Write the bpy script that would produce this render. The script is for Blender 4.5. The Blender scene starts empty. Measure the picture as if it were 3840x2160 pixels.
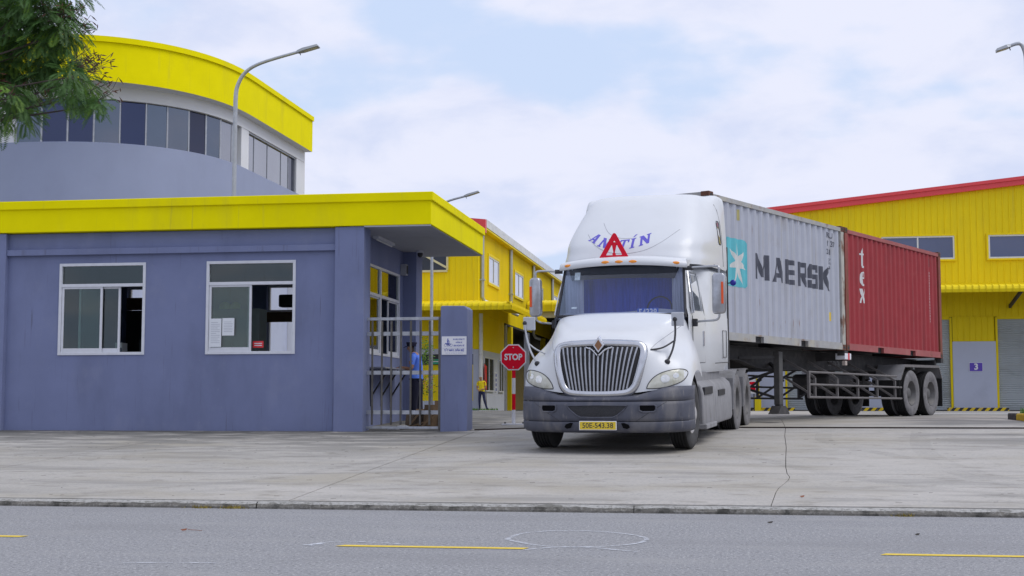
import bpy, bmesh, math, random
from mathutils import Vector, Matrix
from mathutils.bvhtree import BVHTree
random.seed(7)
rad = math.radians
sc = bpy.context.scene
COL = sc.collection
# ------------------------------------------------------------------ camera
F_PX, YAW, PITCH, CAMZ = 5250.0, rad(9.0), math.atan(442/5250.0), 1.06
cd = bpy.data.cameras.new("camera"); cam = bpy.data.objects.new("camera", cd); COL.objects.link(cam)
cd.sensor_width = 36.0; cd.lens = 36.0*F_PX/3840.0; cd.clip_start = 0.1; cd.clip_end = 6000
cam.location = (0, 0, CAMZ); cam.rotation_euler = (rad(90)+PITCH, 0, YAW)
sc.camera = cam
sc.render.resolution_x, sc.render.resolution_y = 1024, 576
# ------------------------------------------------------------------ light
SUN_EL, SUN_AZ = rad(56), rad(97)      # azimuth from +Y towards +X
w = bpy.data.worlds.new("World"); sc.world = w; w.use_nodes = True
nt = w.node_tree; N = nt.nodes; Lk = nt.links; N.clear()
def nn(t, **k):
    n = N.new(t)
    for a, b in k.items(): setattr(n, a, b)
    return n
out = nn('ShaderNodeOutputWorld'); bg = nn('ShaderNodeBackground'); bg.inputs['Strength'].default_value = 0.11
sky = nn('ShaderNodeTexSky'); sky.sky_type = 'NISHITA'; sky.sun_disc = False
sky.sun_elevation = SUN_EL; sky.sun_rotation = SUN_AZ; sky.air_density = 1.6; sky.dust_density = 3.0; sky.ozone_density = 2.0
tc = nn('ShaderNodeTexCoord'); sp = nn('ShaderNodeSeparateXYZ'); Lk.new(tc.outputs['Generated'], sp.inputs[0])
zc = nn('ShaderNodeMath', operation='ADD'); zc.inputs[1].default_value = 0.32; Lk.new(sp.outputs['Z'], zc.inputs[0])
zm = nn('ShaderNodeMath', operation='MAXIMUM'); zm.inputs[1].default_value = 0.12; Lk.new(zc.outputs[0], zm.inputs[0])
dx = nn('ShaderNodeMath', operation='DIVIDE'); Lk.new(sp.outputs['X'], dx.inputs[0]); Lk.new(zm.outputs[0], dx.inputs[1])
dy = nn('ShaderNodeMath', operation='DIVIDE'); Lk.new(sp.outputs['Y'], dy.inputs[0]); Lk.new(zm.outputs[0], dy.inputs[1])
cx = nn('ShaderNodeCombineXYZ'); Lk.new(dx.outputs[0], cx.inputs[0]); Lk.new(dy.outputs[0], cx.inputs[1]); Lk.new(sp.outputs['Z'], cx.inputs[2])
def wnoise(scale, detail, rough, off, lo, hi):
    mp = nn('ShaderNodeMapping'); mp.inputs['Location'].default_value = off; Lk.new(cx.outputs[0], mp.inputs[0])
    n = nn('ShaderNodeTexNoise'); n.inputs['Scale'].default_value = scale; n.inputs['Detail'].default_value = detail
    n.inputs['Roughness'].default_value = rough; n.inputs['Distortion'].default_value = 0.25; Lk.new(mp.outputs[0], n.inputs['Vector'])
    m = nn('ShaderNodeMapRange'); m.interpolation_type = 'SMOOTHSTEP'; m.inputs[1].default_value = lo; m.inputs[2].default_value = hi
    Lk.new(n.outputs['Fac'], m.inputs[0]); return m.outputs[0]
def wpuff(off):
    mp = nn('ShaderNodeMapping'); mp.inputs['Location'].default_value = off; Lk.new(cx.outputs[0], mp.inputs[0])
    n = nn('ShaderNodeTexNoise'); n.inputs['Scale'].default_value = 1.7; n.inputs['Detail'].default_value = 4; n.inputs['Roughness'].default_value = .5; Lk.new(mp.outputs[0], n.inputs['Vector'])
    m2 = nn('ShaderNodeTexNoise'); m2.inputs['Scale'].default_value = 6.0; m2.inputs['Detail'].default_value = 5; m2.inputs['Roughness'].default_value = .5; Lk.new(mp.outputs[0], m2.inputs['Vector'])
    k = nn('ShaderNodeMath', operation='MULTIPLY_ADD'); k.inputs[1].default_value = .38; Lk.new(m2.outputs['Fac'], k.inputs[0]); Lk.new(n.outputs['Fac'], k.inputs[2]); return k.outputs[0]
def wstep(s_, lo, hi):
    m = nn('ShaderNodeMapRange'); m.interpolation_type = 'SMOOTHSTEP'; m.inputs[1].default_value = lo; m.inputs[2].default_value = hi; Lk.new(s_, m.inputs[0]); return m.outputs[0]
body = wstep(wpuff((12.4, 3.3, 1.0)), .545, .655)
shade = wnoise(4.2, 6, 0.55, (8.3, 4.4, 1.0), 0.30, 0.56)
ccol = nn('ShaderNodeMix', data_type='RGBA'); Lk.new(shade, ccol.inputs[0])
ccol.inputs[6].default_value = (6.1, 6.7, 8.6, 1); ccol.inputs[7].default_value = (7.5, 7.75, 9.1, 1)
lift = nn('ShaderNodeMix', data_type='RGBA'); lift.inputs[0].default_value = 0.88     # thin bright haze over the blue
Lk.new(sky.outputs[0], lift.inputs[6]); lift.inputs[7].default_value = (5.9, 7.05, 9.4, 1)
skm = nn('ShaderNodeMix', data_type='RGBA'); Lk.new(body, skm.inputs[0]); Lk.new(lift.outputs[2], skm.inputs[6]); Lk.new(ccol.outputs[2], skm.inputs[7])
Lk.new(skm.outputs[2], bg.inputs[0]); Lk.new(bg.outputs[0], out.inputs[0])
sl = bpy.data.lights.new("sun", 'SUN'); sl.energy = 1.5; sl.angle = rad(34); sl.color = (1.0, 0.96, 0.9)
so = bpy.data.objects.new("sun", sl); COL.objects.link(so); so.location = (30, -20, 60)
sd = Vector((math.sin(SUN_AZ)*math.cos(SUN_EL), math.cos(SUN_AZ)*math.cos(SUN_EL), math.sin(SUN_EL)))
so.rotation_euler = (-sd).to_track_quat('-Z', 'Y').to_euler()
vs = sc.view_settings; vs.view_transform = 'Standard'; vs.look = 'None'; vs.exposure = 0.0; vs.gamma = 1.0
sc.render.engine = 'CYCLES'
# ------------------------------------------------------------------ pixel -> place (photo pixels, 3840 wide)
_r = Vector((math.cos(YAW), math.sin(YAW), 0)); _f0 = Vector((-math.sin(YAW), math.cos(YAW), 0)); _z = Vector((0, 0, 1))
_fw = _f0*math.cos(PITCH)+_z*math.sin(PITCH); _up = -_f0*math.sin(PITCH)+_z*math.cos(PITCH); _C = Vector((0, 0, CAMZ))
def ray(px, py): return _fw+_r*((px-1920)/F_PX)-_up*((py-1080)/F_PX)
def atY(px, py, Y): d = ray(px, py); return _C+d*(Y/d.y)
def atX(px, py, X): d = ray(px, py); return _C+d*(X/d.x)
def proj(P):
    v = Vector(P)-_C; z = v.dot(_fw); return (1920+F_PX*v.dot(_r)/z, 1080-F_PX*v.dot(_up)/z)
# ------------------------------------------------------------------ ground height
def lerp_tab(x, tab):
    if x <= tab[0][0]: return tab[0][1]
    for (a, b), (c, d) in zip(tab, tab[1:]):
        if x <= c: return b+(d-b)*(x-a)/(c-a)
    return tab[-1][1]
BASE = [(14.0, .068), (26.25, .64), (29, .735), (34, .825), (40, .86), (70, .86)]
BUMP = [(14.0, 0), (17, .042), (20.7, .066), (25, .076), (26.3, .072), (30, .03), (36, 0)]
def sstep(a, b, x):
    t = max(0, min(1, (x-a)/(b-a))); return t*t*(3-2*t)
def gz(X, Y): return lerp_tab(Y, BASE)+lerp_tab(Y, BUMP)*sstep(-5.8, -2.6, X)
# ------------------------------------------------------------------ objects
def tag(o, label=None, cat=None, group=None, kind=None):
    if label: o['label'] = label
    if cat: o['category'] = cat
    if group: o['group'] = group
    if kind: o['kind'] = kind
    return o
def thing(name, label, cat, loc=(0, 0, 0), rot=(0, 0, 0), group=None):
    o = bpy.data.objects.new(name, None); COL.objects.link(o); o.empty_display_size = .2
    o.location = loc; o.rotation_euler = rot
    return tag(o, label, cat, group)
def link(name, me, mats=None, parent=None, loc=None, smooth=False, rot=None):
    if mats is not None and not me.materials:
        for m in (mats if isinstance(mats, (list, tuple)) else [mats]): me.materials.append(m)
    if smooth:
        for p in me.polygons: p.use_smooth = True
    o = bpy.data.objects.new(name, me); COL.objects.link(o)
    if parent is not None: o.parent = parent
    if loc is not None: o.location = loc
    if rot is not None: o.rotation_euler = rot
    return o
class MB:
    """collects shapes; build() links them as ONE mesh object"""
    def __init__(s): s.v = []; s.f = []; s.m = []; s.mi = 0
    def add(s, vs, fs):
        n = len(s.v); s.v += [tuple(p) for p in vs]; s.f += [tuple(i+n for i in f) for f in fs]; s.m += [s.mi]*len(fs); return s
    def box(s, x0, x1, y0, y1, z0, z1):
        return s.add([(x0, y0, z0), (x1, y0, z0), (x1, y1, z0), (x0, y1, z0), (x0, y0, z1), (x1, y0, z1), (x1, y1, z1), (x0, y1, z1)],
                     [(3, 2, 1, 0), (4, 5, 6, 7), (0, 1, 5, 4), (1, 2, 6, 5), (2, 3, 7, 6), (3, 0, 4, 7)])
    def tube(s, pts, r, n=8, r1=None, cap=True, ry=None):
        pts = [Vector(p) for p in pts]; k = len(pts); base = len(s.v); ref = None; vs = []; fs = []
        for i, p in enumerate(pts):
            t = (pts[min(i+1, k-1)]-pts[max(i-1, 0)]).normalized()
            if ref is None:
                ref = Vector((0, 0, 1)) if abs(t.z) < .9 else Vector((1, 0, 0))
            a = t.cross(ref).normalized(); b = a.cross(t).normalized(); ref = b
            rr = r if r1 is None else r+(r1-r)*i/(k-1)
            for j in range(n):
                th = 2*math.pi*j/n; vs.append(p+a*math.cos(th)*rr+b*math.sin(th)*(rr if ry is None else ry))
        for i in range(k-1):
            for j in range(n):
                j2 = (j+1) % n; fs.append((i*n+j, i*n+j2, (i+1)*n+j2, (i+1)*n+j))
        if cap: fs.append(tuple(range(n-1, -1, -1))); fs.append(tuple((k-1)*n+j for j in range(n)))
        return s.add(vs, fs)
    def bar(s, a, b, wx, wy):        # square bar between two points
        a, b = Vector(a), Vector(b); t = (b-a).normalized(); ref = Vector((0, 0, 1)) if abs(t.z) < .95 else Vector((0, 1, 0))
        u = t.cross(ref).normalized()*wx/2; v = u.cross(t).normalized()*wy/2
        q = [a-u-v, a+u-v, a+u+v, a-u+v, b-u-v, b+u-v, b+u+v, b-u+v]
        return s.add(q, [(3, 2, 1, 0), (4, 5, 6, 7), (0, 1, 5, 4), (1, 2, 6, 5), (2, 3, 7, 6), (3, 0, 4, 7)])
    def prism(s, poly, a0, a1, axis='y'):
        """polygon in the two other axes, extruded along axis"""
        def P(u, v, a): return {'y': (u, a, v), 'x': (a, u, v), 'z': (u, v, a)}[axis]
        n = len(poly); vs = [P(u, v, a0) for u, v in poly]+[P(u, v, a1) for u, v in poly]
        fs = [tuple(range(n)), tuple(range(2*n-1, n-1, -1))]+[(i, (i+1) % n, n+(i+1) % n, n+i) for i in range(n)]
        return s.add(vs, fs)
    def grid(s, rows, closed=False):
        r = len(rows); c = len(rows[0]); vs = [p for row in rows for p in row]; fs = []
        for i in range(r-1):
            for j in range(c if closed else c-1):
                j2 = (j+1) % c; fs.append((i*c+j, i*c+j2, (i+1)*c+j2, (i+1)*c+j))
        return s.add(vs, fs)
    def lathe(s, prof, n=32, axis='x', c=(0, 0, 0)):
        """prof: (axial, radius)"""
        rows = []
        for a, r in prof:
            row = []
            for j in range(n):
                th = 2*math.pi*j/n; u, v = r*math.cos(th), r*math.sin(th)
                q = {'x': (a, u, v), 'y': (u, a, v), 'z': (u, v, a)}[axis]; row.append((c[0]+q[0], c[1]+q[1], c[2]+q[2]))
            rows.append(row)
        return s.grid(rows, True)
    def ell(s, c, r, n=10, m=6):
        rows = []
        for i in range(m+1):
            ph = math.pi*i/m-math.pi/2
            rows.append([(c[0]+r[0]*math.cos(ph)*math.cos(2*math.pi*j/n), c[1]+r[1]*math.cos(ph)*math.sin(2*math.pi*j/n), c[2]+r[2]*math.sin(ph)) for j in range(n)])
        return s.grid(rows, True)
    def mesh(s, name='mesh'):
        me = bpy.data.meshes.new(name); me.from_pydata(s.v, [], s.f); me.polygons.foreach_set('material_index', s.m)
        bm = bmesh.new(); bm.from_mesh(me); bmesh.ops.recalc_face_normals(bm, faces=bm.faces); bm.to_mesh(me); bm.free(); me.update(); return me
    def build(s, name, mats, parent=None, smooth=False, bevel=0, seg=2, world=True, loc=None, subsurf=0, angle=None):
        me = s.mesh(name)
        if loc is None and parent is not None and world: loc = -parent.location
        o = link(name, me, mats, parent, loc, smooth)
        if bevel:
            b = o.modifiers.new('bevel', 'BEVEL'); b.width = bevel; b.segments = seg; b.limit_method = 'ANGLE'; b.angle_limit = rad(35)
        if subsurf:
            q = o.modifiers.new('sub', 'SUBSURF'); q.levels = subsurf; q.render_levels = subsurf
        if angle:
            me.shade_smooth() if hasattr(me, 'shade_smooth') else None
            try: me.set_sharp_from_angle(angle=rad(angle))
            except Exception: pass
        return o
def box(name, b, mats, parent, bevel=0, seg=2, world=True, smooth=False):
    return MB().box(*b).build(name, mats, parent, bevel=bevel, seg=seg, world=world, smooth=smooth)
def copy_tree(o, parent=None):
    c = o.copy(); COL.objects.link(c)
    if parent is not None: c.parent = parent
    for ch in [x for x in o.children]: copy_tree(ch, c)
    return c
# ------------------------------------------------------------------ materials
MATS = {}
def M(name, col, rough=.55, metal=0.0, var=.08, vs=3.0, bump=0.0, bs=80, dirt=None, coat=0, alpha=None, emit=None, spec=None, stretch=(1, 1, 1), rvar=0):
    """dirt = list of (colour, amount, scale, stretch, lo, hi)"""
    if name in MATS: return MATS[name]
    m = bpy.data.materials.new(name); m.use_nodes = True; t = m.node_tree; p = t.nodes['Principled BSDF']; K = t.links.new
    p.inputs['Roughness'].default_value = rough; p.inputs['Metallic'].default_value = metal
    if coat: p.inputs['Coat Weight'].default_value = coat; p.inputs['Coat Roughness'].default_value = .06
    if spec is not None: p.inputs['Specular IOR Level'].default_value = spec
    tc = t.nodes.new('ShaderNodeTexCoord')
    def noise(scale, st, detail=6):
        mp = t.nodes.new('ShaderNodeMapping'); mp.inputs['Scale'].default_value = st; K(tc.outputs['Object'], mp.inputs[0])
        n = t.nodes.new('ShaderNodeTexNoise'); n.inputs['Scale'].default_value = scale; n.inputs['Detail'].default_value = detail; n.inputs['Roughness'].default_value = .6
        K(mp.outputs[0], n.inputs['Vector']); return n.outputs['Fac']
    c = None
    if var:
        mx = t.nodes.new('ShaderNodeMix'); mx.data_type = 'RGBA'
        mx.inputs[6].default_value = tuple(max(0, x*(1-var)) for x in col)+(1,); mx.inputs[7].default_value = tuple(min(1, x*(1+var)) for x in col)+(1,)
        mr = t.nodes.new('ShaderNodeMapRange'); mr.inputs[1].default_value = .3; mr.inputs[2].default_value = .7
        K(noise(vs, stretch), mr.inputs[0]); K(mr.outputs[0], mx.inputs[0]); c = mx.outputs[2]
    for d in (dirt or []):
        dc, amt, scl, st, lo, hi = d
        mr = t.nodes.new('ShaderNodeMapRange'); mr.interpolation_type = 'SMOOTHSTEP'; mr.inputs[1].default_value = lo; mr.inputs[2].default_value = hi; mr.inputs[4].default_value = amt
        K(noise(scl, st, 8), mr.inputs[0])
        mx = t.nodes.new('ShaderNodeMix'); mx.data_type = 'RGBA'; K(mr.outputs[0], mx.inputs[0])
        if c is None: mx.inputs[6].default_value = tuple(col)+(1,)
        else: K(c, mx.inputs[6])
        mx.inputs[7].default_value = tuple(dc)+(1,); c = mx.outputs[2]
    if c is None: p.inputs['Base Color'].default_value = tuple(col)+(1,)
    else: K(c, p.inputs['Base Color'])
    if rvar:
        mr = t.nodes.new('ShaderNodeMapRange'); mr.inputs[1].default_value = .3; mr.inputs[2].default_value = .7; mr.inputs[3].default_value = max(0, rough-rvar); mr.inputs[4].default_value = rough+rvar
        K(noise(vs*2.3, stretch), mr.inputs[0]); K(mr.outputs[0], p.inputs['Roughness'])
    if bump:
        b = t.nodes.new('ShaderNodeBump'); b.inputs['Strength'].default_value = bump; b.inputs['Distance'].default_value = .02
        K(noise(bs, (1, 1, 1), 4), b.inputs['Height']); K(b.outputs[0], p.inputs['Normal'])
    if emit: p.inputs['Emission Color'].default_value = tuple(emit[0])+(1,); p.inputs['Emission Strength'].default_value = emit[1]
    MATS[name] = m; return m
def glass(name, tint, refl, rough=.02, rcol=(1, 1, 1), rand=0):
    """thin pane: tinted see-through mixed with mirror reflection"""
    m = bpy.data.materials.new(name); m.use_nodes = True; t = m.node_tree; K = t.links.new
    for n in list(t.nodes):
        if n.type == 'BSDF_PRINCIPLED': t.nodes.remove(n)
    o = [n for n in t.nodes if n.type == 'OUTPUT_MATERIAL'][0]
    tr = t.nodes.new('ShaderNodeBsdfTransparent'); tr.inputs[0].default_value = tuple(tint)+(1,)
    gl = t.nodes.new('ShaderNodeBsdfGlossy'); gl.inputs['Roughness'].default_value = rough; gl.inputs[0].default_value = tuple(rcol)+(1,)
    fr = t.nodes.new('ShaderNodeFresnel'); fr.inputs[0].default_value = 1.5
    ad = t.nodes.new('ShaderNodeMath'); ad.operation = 'ADD'; ad.use_clamp = True; ad.inputs[1].default_value = refl; K(fr.outputs[0], ad.inputs[0])
    mx = t.nodes.new('ShaderNodeMixShader'); K(ad.outputs[0], mx.inputs[0]); K(tr.outputs[0], mx.inputs[1]); K(gl.outputs[0], mx.inputs[2]); K(mx.outputs[0], o.inputs[0])
    return m
RUST = (.16, .06, .025)
white_paint = M('white_paint', (.65, .67, .70), .36, var=.02, vs=2, coat=.15, dirt=[((.58, .57, .56), .22, 2.2, (1, 1, 2.5), .55, .8)])
chrome = M('chrome', (.55, .56, .59), .24, 1.0, var=.05, dirt=[((.3, .29, .28), .35, 5, (1, 1, 1), .5, .8)])
dull_steel = M('dull_steel', (.42, .43, .45), .38, .9, var=.12, vs=6)
galv = M('galvanised_steel', (.42, .44, .48), .45, .55, var=.1, vs=8)
black_plastic = M('black_plastic', (.025, .025, .03), .5, var=.2)
rubber = M('rubber', (.011, .011, .012), .85, var=.3, vs=8, bump=.2, bs=60)
dusty_rubber = M('dusty_rubber', (.17, .165, .17), .95, var=.25, vs=7, dirt=[((.07, .068, .07), .6, 9, (1, 1, 1), .5, .75)])
dusty_grey = M('dusty_grey', (.25, .25, .265), .8, var=.12, vs=4, dirt=[((.15, .145, .14), .6, 5, (1, 1, .3), .48, .75)])
bumper_plastic = M('bumper_plastic', (.066, .071, .098), .6, var=.16, vs=5, bump=.08, bs=200, dirt=[((.17, .165, .17), .7, 3.2, (1, 1, .45), .46, .74), ((.26, .25, .24), .5, 11, (1, 1, .3), .58, .75)])
dark_steel = M('dark_steel', (.055, .053, .055), .7, .2, var=.3, vs=6, dirt=[((.14, .12, .11), .5, 6, (1, 1, 1), .52, .8)])
dusty_pipe = M('dusty_pipe', (.16, .15, .15), .75, .1, var=.15, vs=9)
amber = M('amber_lens', (.85, .28, .01), .25, var=.05, coat=.6)
red_lens = M('red_orange_reflector', (.75, .09, .01), .3, var=.05)
grey_wall = M('blue_grey_render', (.175, .205, .355), .85, var=.06, vs=1.3, bump=.2, bs=120, dirt=[((.115, .135, .23), .5, .9, (1, 1, .35), .46, .72), ((.24, .265, .39), .4, 1.7, (1, 1, .6), .52, .76), ((.10, .105, .15), .55, 5, (3, 3, .12), .60, .72), ((.27, .28, .34), .5, 9, (1, 1, 1), .68, .74)])
grey_wall2 = M('blue_grey_drum_render', (.31, .35, .49), .85, var=.04, vs=.7, bump=.08, bs=120, dirt=[((.24, .27, .38), .35, .6, (1, 1, .3), .5, .8)])
yellow_paint = M('yellow_paint', (.86, .765, .0), .9, spec=.12, var=.04, vs=1.5, bump=.05, bs=120, dirt=[((.60, .52, .03), .45, 1.1, (1, 1, .25), .5, .75), ((.42, .38, .06), .35, 4, (3, 3, .12), .6, .74)])
yellow_sheet = M('yellow_steel_sheet', (.78, .61, .003), .6, spec=.25, var=.05, vs=.6, dirt=[((.55, .43, .02), .5, .8, (1, 1, .15), .5, .76), ((.40, .33, .05), .4, 2.5, (2, 2, .08), .58, .74)])
red_sheet = M('red_steel_sheet', (.72, .06, .075), .45, var=.06, vs=.8)
white_render = M('white_render', (.72, .73, .76), .8, var=.03, vs=1)
white_frame = M('white_aluminium', (.62, .64, .70), .4, var=.05, vs=9)
interior_wall = M('interior_wall', (.22, .26, .25), .9, var=.05)
soffit_mat = M('soffit_panel', (.33, .34, .38), .75, var=.05)
light_grey_wall = M('light_grey_render', (.47, .51, .64), .85, var=.05, vs=.6, dirt=[((.33, .36, .46), .5, .9, (1, 1, 1), .55, .8)])
shutter_mat = M('shutter_steel', (.40, .44, .47), .5, .2, var=.1, vs=.8, dirt=[((.2, .22, .22), .6, .7, (.4, 1, 1), .5, .75)])
dark_interior = M('dark_interior', (.04, .04, .042), .9, var=.1)
clear_glass = glass('clear_glass', (.66, .76, .73), .012)
ws_glass = glass('windscreen_glass', (.80, .85, .98), .02, .015, (.85, .9, 1.0))
def drum_glass(name, c, metal):
    return M(name, c, .03, metal, var=.06, vs=.4)
# ================================================================== GROUND, ROAD, DRIVEWAY
def pos_mask_mat(name, col, rough, specks, stains, masks, bump, bs):
    m = bpy.data.materials.new(name); m.use_nodes = True; t = m.node_tree; p = t.nodes['Principled BSDF']; K = t.links.new
    p.inputs['Roughness'].default_value = rough; p.inputs['Specular IOR Level'].default_value = .3
    tc = t.nodes.new('ShaderNodeTexCoord'); sx = t.nodes.new('ShaderNodeSeparateXYZ'); K(tc.outputs['Object'], sx.inputs[0])
    def noise(scale, st, det=8, rg=.62):
        mp = t.nodes.new('ShaderNodeMapping'); mp.inputs['Scale'].default_value = st; K(tc.outputs['Object'], mp.inputs[0])
        n = t.nodes.new('ShaderNodeTexNoise'); n.inputs['Scale'].default_value = scale; n.inputs['Detail'].default_value = det; n.inputs['Roughness'].default_value = rg
        K(mp.outputs[0], n.inputs[0]); return n.outputs['Fac']
    def rng(s, a, b, hi=1.0):
        r = t.nodes.new('ShaderNodeMapRange'); r.interpolation_type = 'SMOOTHSTEP'; r.inputs[1].default_value = a; r.inputs[2].default_value = b; r.inputs[4].default_value = hi; K(s, r.inputs[0]); return r.outputs[0]
    def mul(a, b):
        q = t.nodes.new('ShaderNodeMath'); q.operation = 'MULTIPLY'; K(a, q.inputs[0]); K(b, q.inputs[1]); return q.outputs[0]
    c = None
    def mixc(fac, colr):
        nonlocal c
        x = t.nodes.new('ShaderNodeMix'); x.data_type = 'RGBA'; K(fac, x.inputs[0])
        if c is None: x.inputs[6].default_value = tuple(col)+(1,)
        else: K(c, x.inputs[6])
        x.inputs[7].default_value = tuple(colr)+(1,); c = x.outputs[2]
    for (colr, amt, scl, st, lo, hi) in specks+stains: mixc(rng(noise(scl, st), lo, hi, amt), colr)
    for (colr, amt, (x0, x1), (y0, y1), scl, st, lo, hi) in masks:
        f = mul(rng(sx.outputs['X'], x0, x1), rng(sx.outputs['Y'], y0, y1)); f = mul(f, rng(noise(scl, st), lo, hi, amt)); mixc(f, colr)
    K(c, p.inputs['Base Color'])
    b = t.nodes.new('ShaderNodeBump'); b.inputs['Strength'].default_value = bump; b.inputs['Distance'].default_value = .01
    K(noise(bs, (1, 1, 1), 3, .7), b.inputs['Height']); K(b.outputs[0], p.inputs['Normal']); return m
concrete = pos_mask_mat('driveway_concrete', (.415, .395, .367), .85,
    [((.31, .305, .295), .8, 26, (1, 1, 1), .45, .66), ((.20, .195, .19), .5, 60, (1, 1, 1), .58, .7)],
    [((.47, .445, .415), .6, .9, (.35, 1, 1), .48, .7), ((.27, .26, .245), .85, 1.3, (.25, 1.2, 1), .48, .68), ((.33, .30, .24), .6, .6, (.6, 1, 1), .46, .66), ((.24, .225, .20), .6, 4.5, (.5, 1, 1), .54, .66), ((.20, .20, .20), .6, 6, (.10, 2.2, 1), .64, .76)],
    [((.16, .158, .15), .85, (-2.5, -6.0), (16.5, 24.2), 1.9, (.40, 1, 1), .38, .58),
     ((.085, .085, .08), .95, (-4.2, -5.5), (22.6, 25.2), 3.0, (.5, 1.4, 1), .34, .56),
     ((.14, .14, .14), .85, (2.2, 4.0), (19.5, 24.5), 1.2, (.25, 1, 1), .38, .60)], .25, 45)
asphalt = pos_mask_mat('asphalt', (.25, .252, .265), .9,
    [((.52, .52, .525), .85, 40, (1, 1, 1), .54, .64), ((.08, .08, .083), .85, 30, (1, 1, 1), .55, .65), ((.48, .48, .49), .6, 110, (1, 1, 1), .5, .7)],
    [((.225, .225, .235), .5, .7, (.4, 1, 1), .48, .7), ((.32, .318, .32), .45, 1.6, (.3, 1, 1), .5, .7)], [], 1.0, 45)
kerb_mat = pos_mask_mat('kerb_concrete', (.40, .395, .38), .9, [((.20, .195, .18), .8, 26, (1, 1, 1), .48, .62)], [((.12, .115, .10), .8, 3.5, (1, 1, 3), .5, .68)], [], .9, 40)
kerb_face_mat = pos_mask_mat('kerb_dark_face', (.19, .18, .16), .95, [((.30, .29, .27), .8, 30, (1, 1, 1), .5, .62)], [((.04, .04, .035), .8, 5, (1, 1, 1), .48, .66)], [], 1.0, 30)  # street side of the kerb stones, darker than their top
soil = M('joint_filler', (.045, .043, .038), .95, var=.3, vs=10)
far_ground = M('far_ground', (.20, .20, .17), .95, var=.15, vs=.05)
# base sheet out to the horizon
mb = MB(); ys = [(-1500, -.08), (-8, -.08), (14.1, -.08), (26, .50), (34, .70), (44, .76), (120, .76), (4000, .76)]
mb.grid([[(-3000, y, z), (-40, y, z), (40, y, z), (3000, y, z)] for y, z in ys])
tag(mb.build('ground', far_ground), kind='structure')
mb = MB(); xs = [-70, -20, -8, 0, 8, 20, 70]; mb.grid([[(x, y, 0) for x in xs] for y in (-7, 5, 10, 14.06)])
road = tag(mb.build('road', asphalt), kind='structure')
yellow_line = M('road_line_yellow', (.72, .52, .05), .8, var=.12, vs=18, dirt=[((.3, .26, .14), .6, 30, (1, 1, 1), .56, .7)])
for i, (x0, x1, y) in enumerate([(-15.4, -13.9, 10.95), (-11.3, -9.85, 10.85), (-7.15, -5.73, 10.745), (-3.0, -1.56, 10.425), (1.01, 2.5, 10.425), (5.1, 6.6, 10.42)]):
    tag(MB().grid([[(x0, y-.055, .004), (x1, y-.055, .004)], [(x0+.05, y+.055, .004), (x1+.03, y+.055, .004)]]).build('lane_dash', yellow_line), kind='structure')
def faint(name, col, amt, scale):
    m = bpy.data.materials.new(name); m.use_nodes = True; t = m.node_tree; p = t.nodes['Principled BSDF']; K = t.links.new
    p.inputs['Base Color'].default_value = tuple(col)+(1,); p.inputs['Roughness'].default_value = .95
    tcx = t.nodes.new('ShaderNodeTexCoord'); n = t.nodes.new('ShaderNodeTexNoise'); n.inputs['Scale'].default_value = scale; n.inputs['Detail'].default_value = 5
    r = t.nodes.new('ShaderNodeMapRange'); r.inputs[1].default_value = .35; r.inputs[2].default_value = .65; r.inputs[4].default_value = amt
    K(tcx.outputs['Object'], n.inputs[0]); K(n.outputs['Fac'], r.inputs[0]); K(r.outputs[0], p.inputs['Alpha']); return m
chalk = faint('chalk', (.66, .69, .75), .75, 14)
def pz(px, py, Z):
    d = ray(px, py); return _C+d*((Z-CAMZ)/d.z)
def ribbon(name, pix, wd, z, mat, kind='structure'):
    P = [pz(x, y, z) for x, y in pix]; rows = []
    for i, p in enumerate(P):
        t = (P[min(i+1, len(P)-1)]-P[max(i-1, 0)]); t.z = 0; t.normalize(); n = Vector((-t.y, t.x, 0))*wd/2
        rows.append([p-n, p+n])
    return tag(MB().grid(rows).build(name, mat), kind=kind)
def smooth_pts(pts, k=6):
    P = [pts[0]]+list(pts)+[pts[-1]]; outp = []
    for i in range(1, len(P)-2):
        for j in range(k):
            t = j/k; a, b, c, d = P[i-1], P[i], P[i+1], P[i+2]
            outp.append(tuple(.5*((2*b[q])+(-a[q]+c[q])*t+(2*a[q]-5*b[q]+4*c[q]-d[q])*t*t+(-a[q]+3*b[q]-3*c[q]+d[q])*t**3) for q in range(len(b))))
    outp.append(tuple(pts[-1])); return outp
ribbon('chalk_ring', smooth_pts([(1900, 2022), (1960, 2000), (2080, 1990), (2240, 1992), (2370, 2005), (2425, 2022), (2370, 2040), (2220, 2050), (2060, 2048), (1960, 2035), (1900, 2022)]), .04, .005, chalk)
ribbon('chalk_stroke', smooth_pts([(1965, 2062), (2060, 2053), (2200, 2052), (2320, 2062), (2390, 2068)]), .04, .005, chalk)
ribbon('chalk_stroke', smooth_pts([(1160, 2043), (1250, 2030), (1380, 2032), (1500, 2040)]), .04, .005, chalk)
ribbon('chalk_stroke', [(460, 2110), (640, 2109), (810, 2110)], .03, .005, chalk)
ribbon('chalk_smudge', [(1150, 2044), (1185, 2040), (1215, 2038)], .10, .006, chalk)
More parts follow.
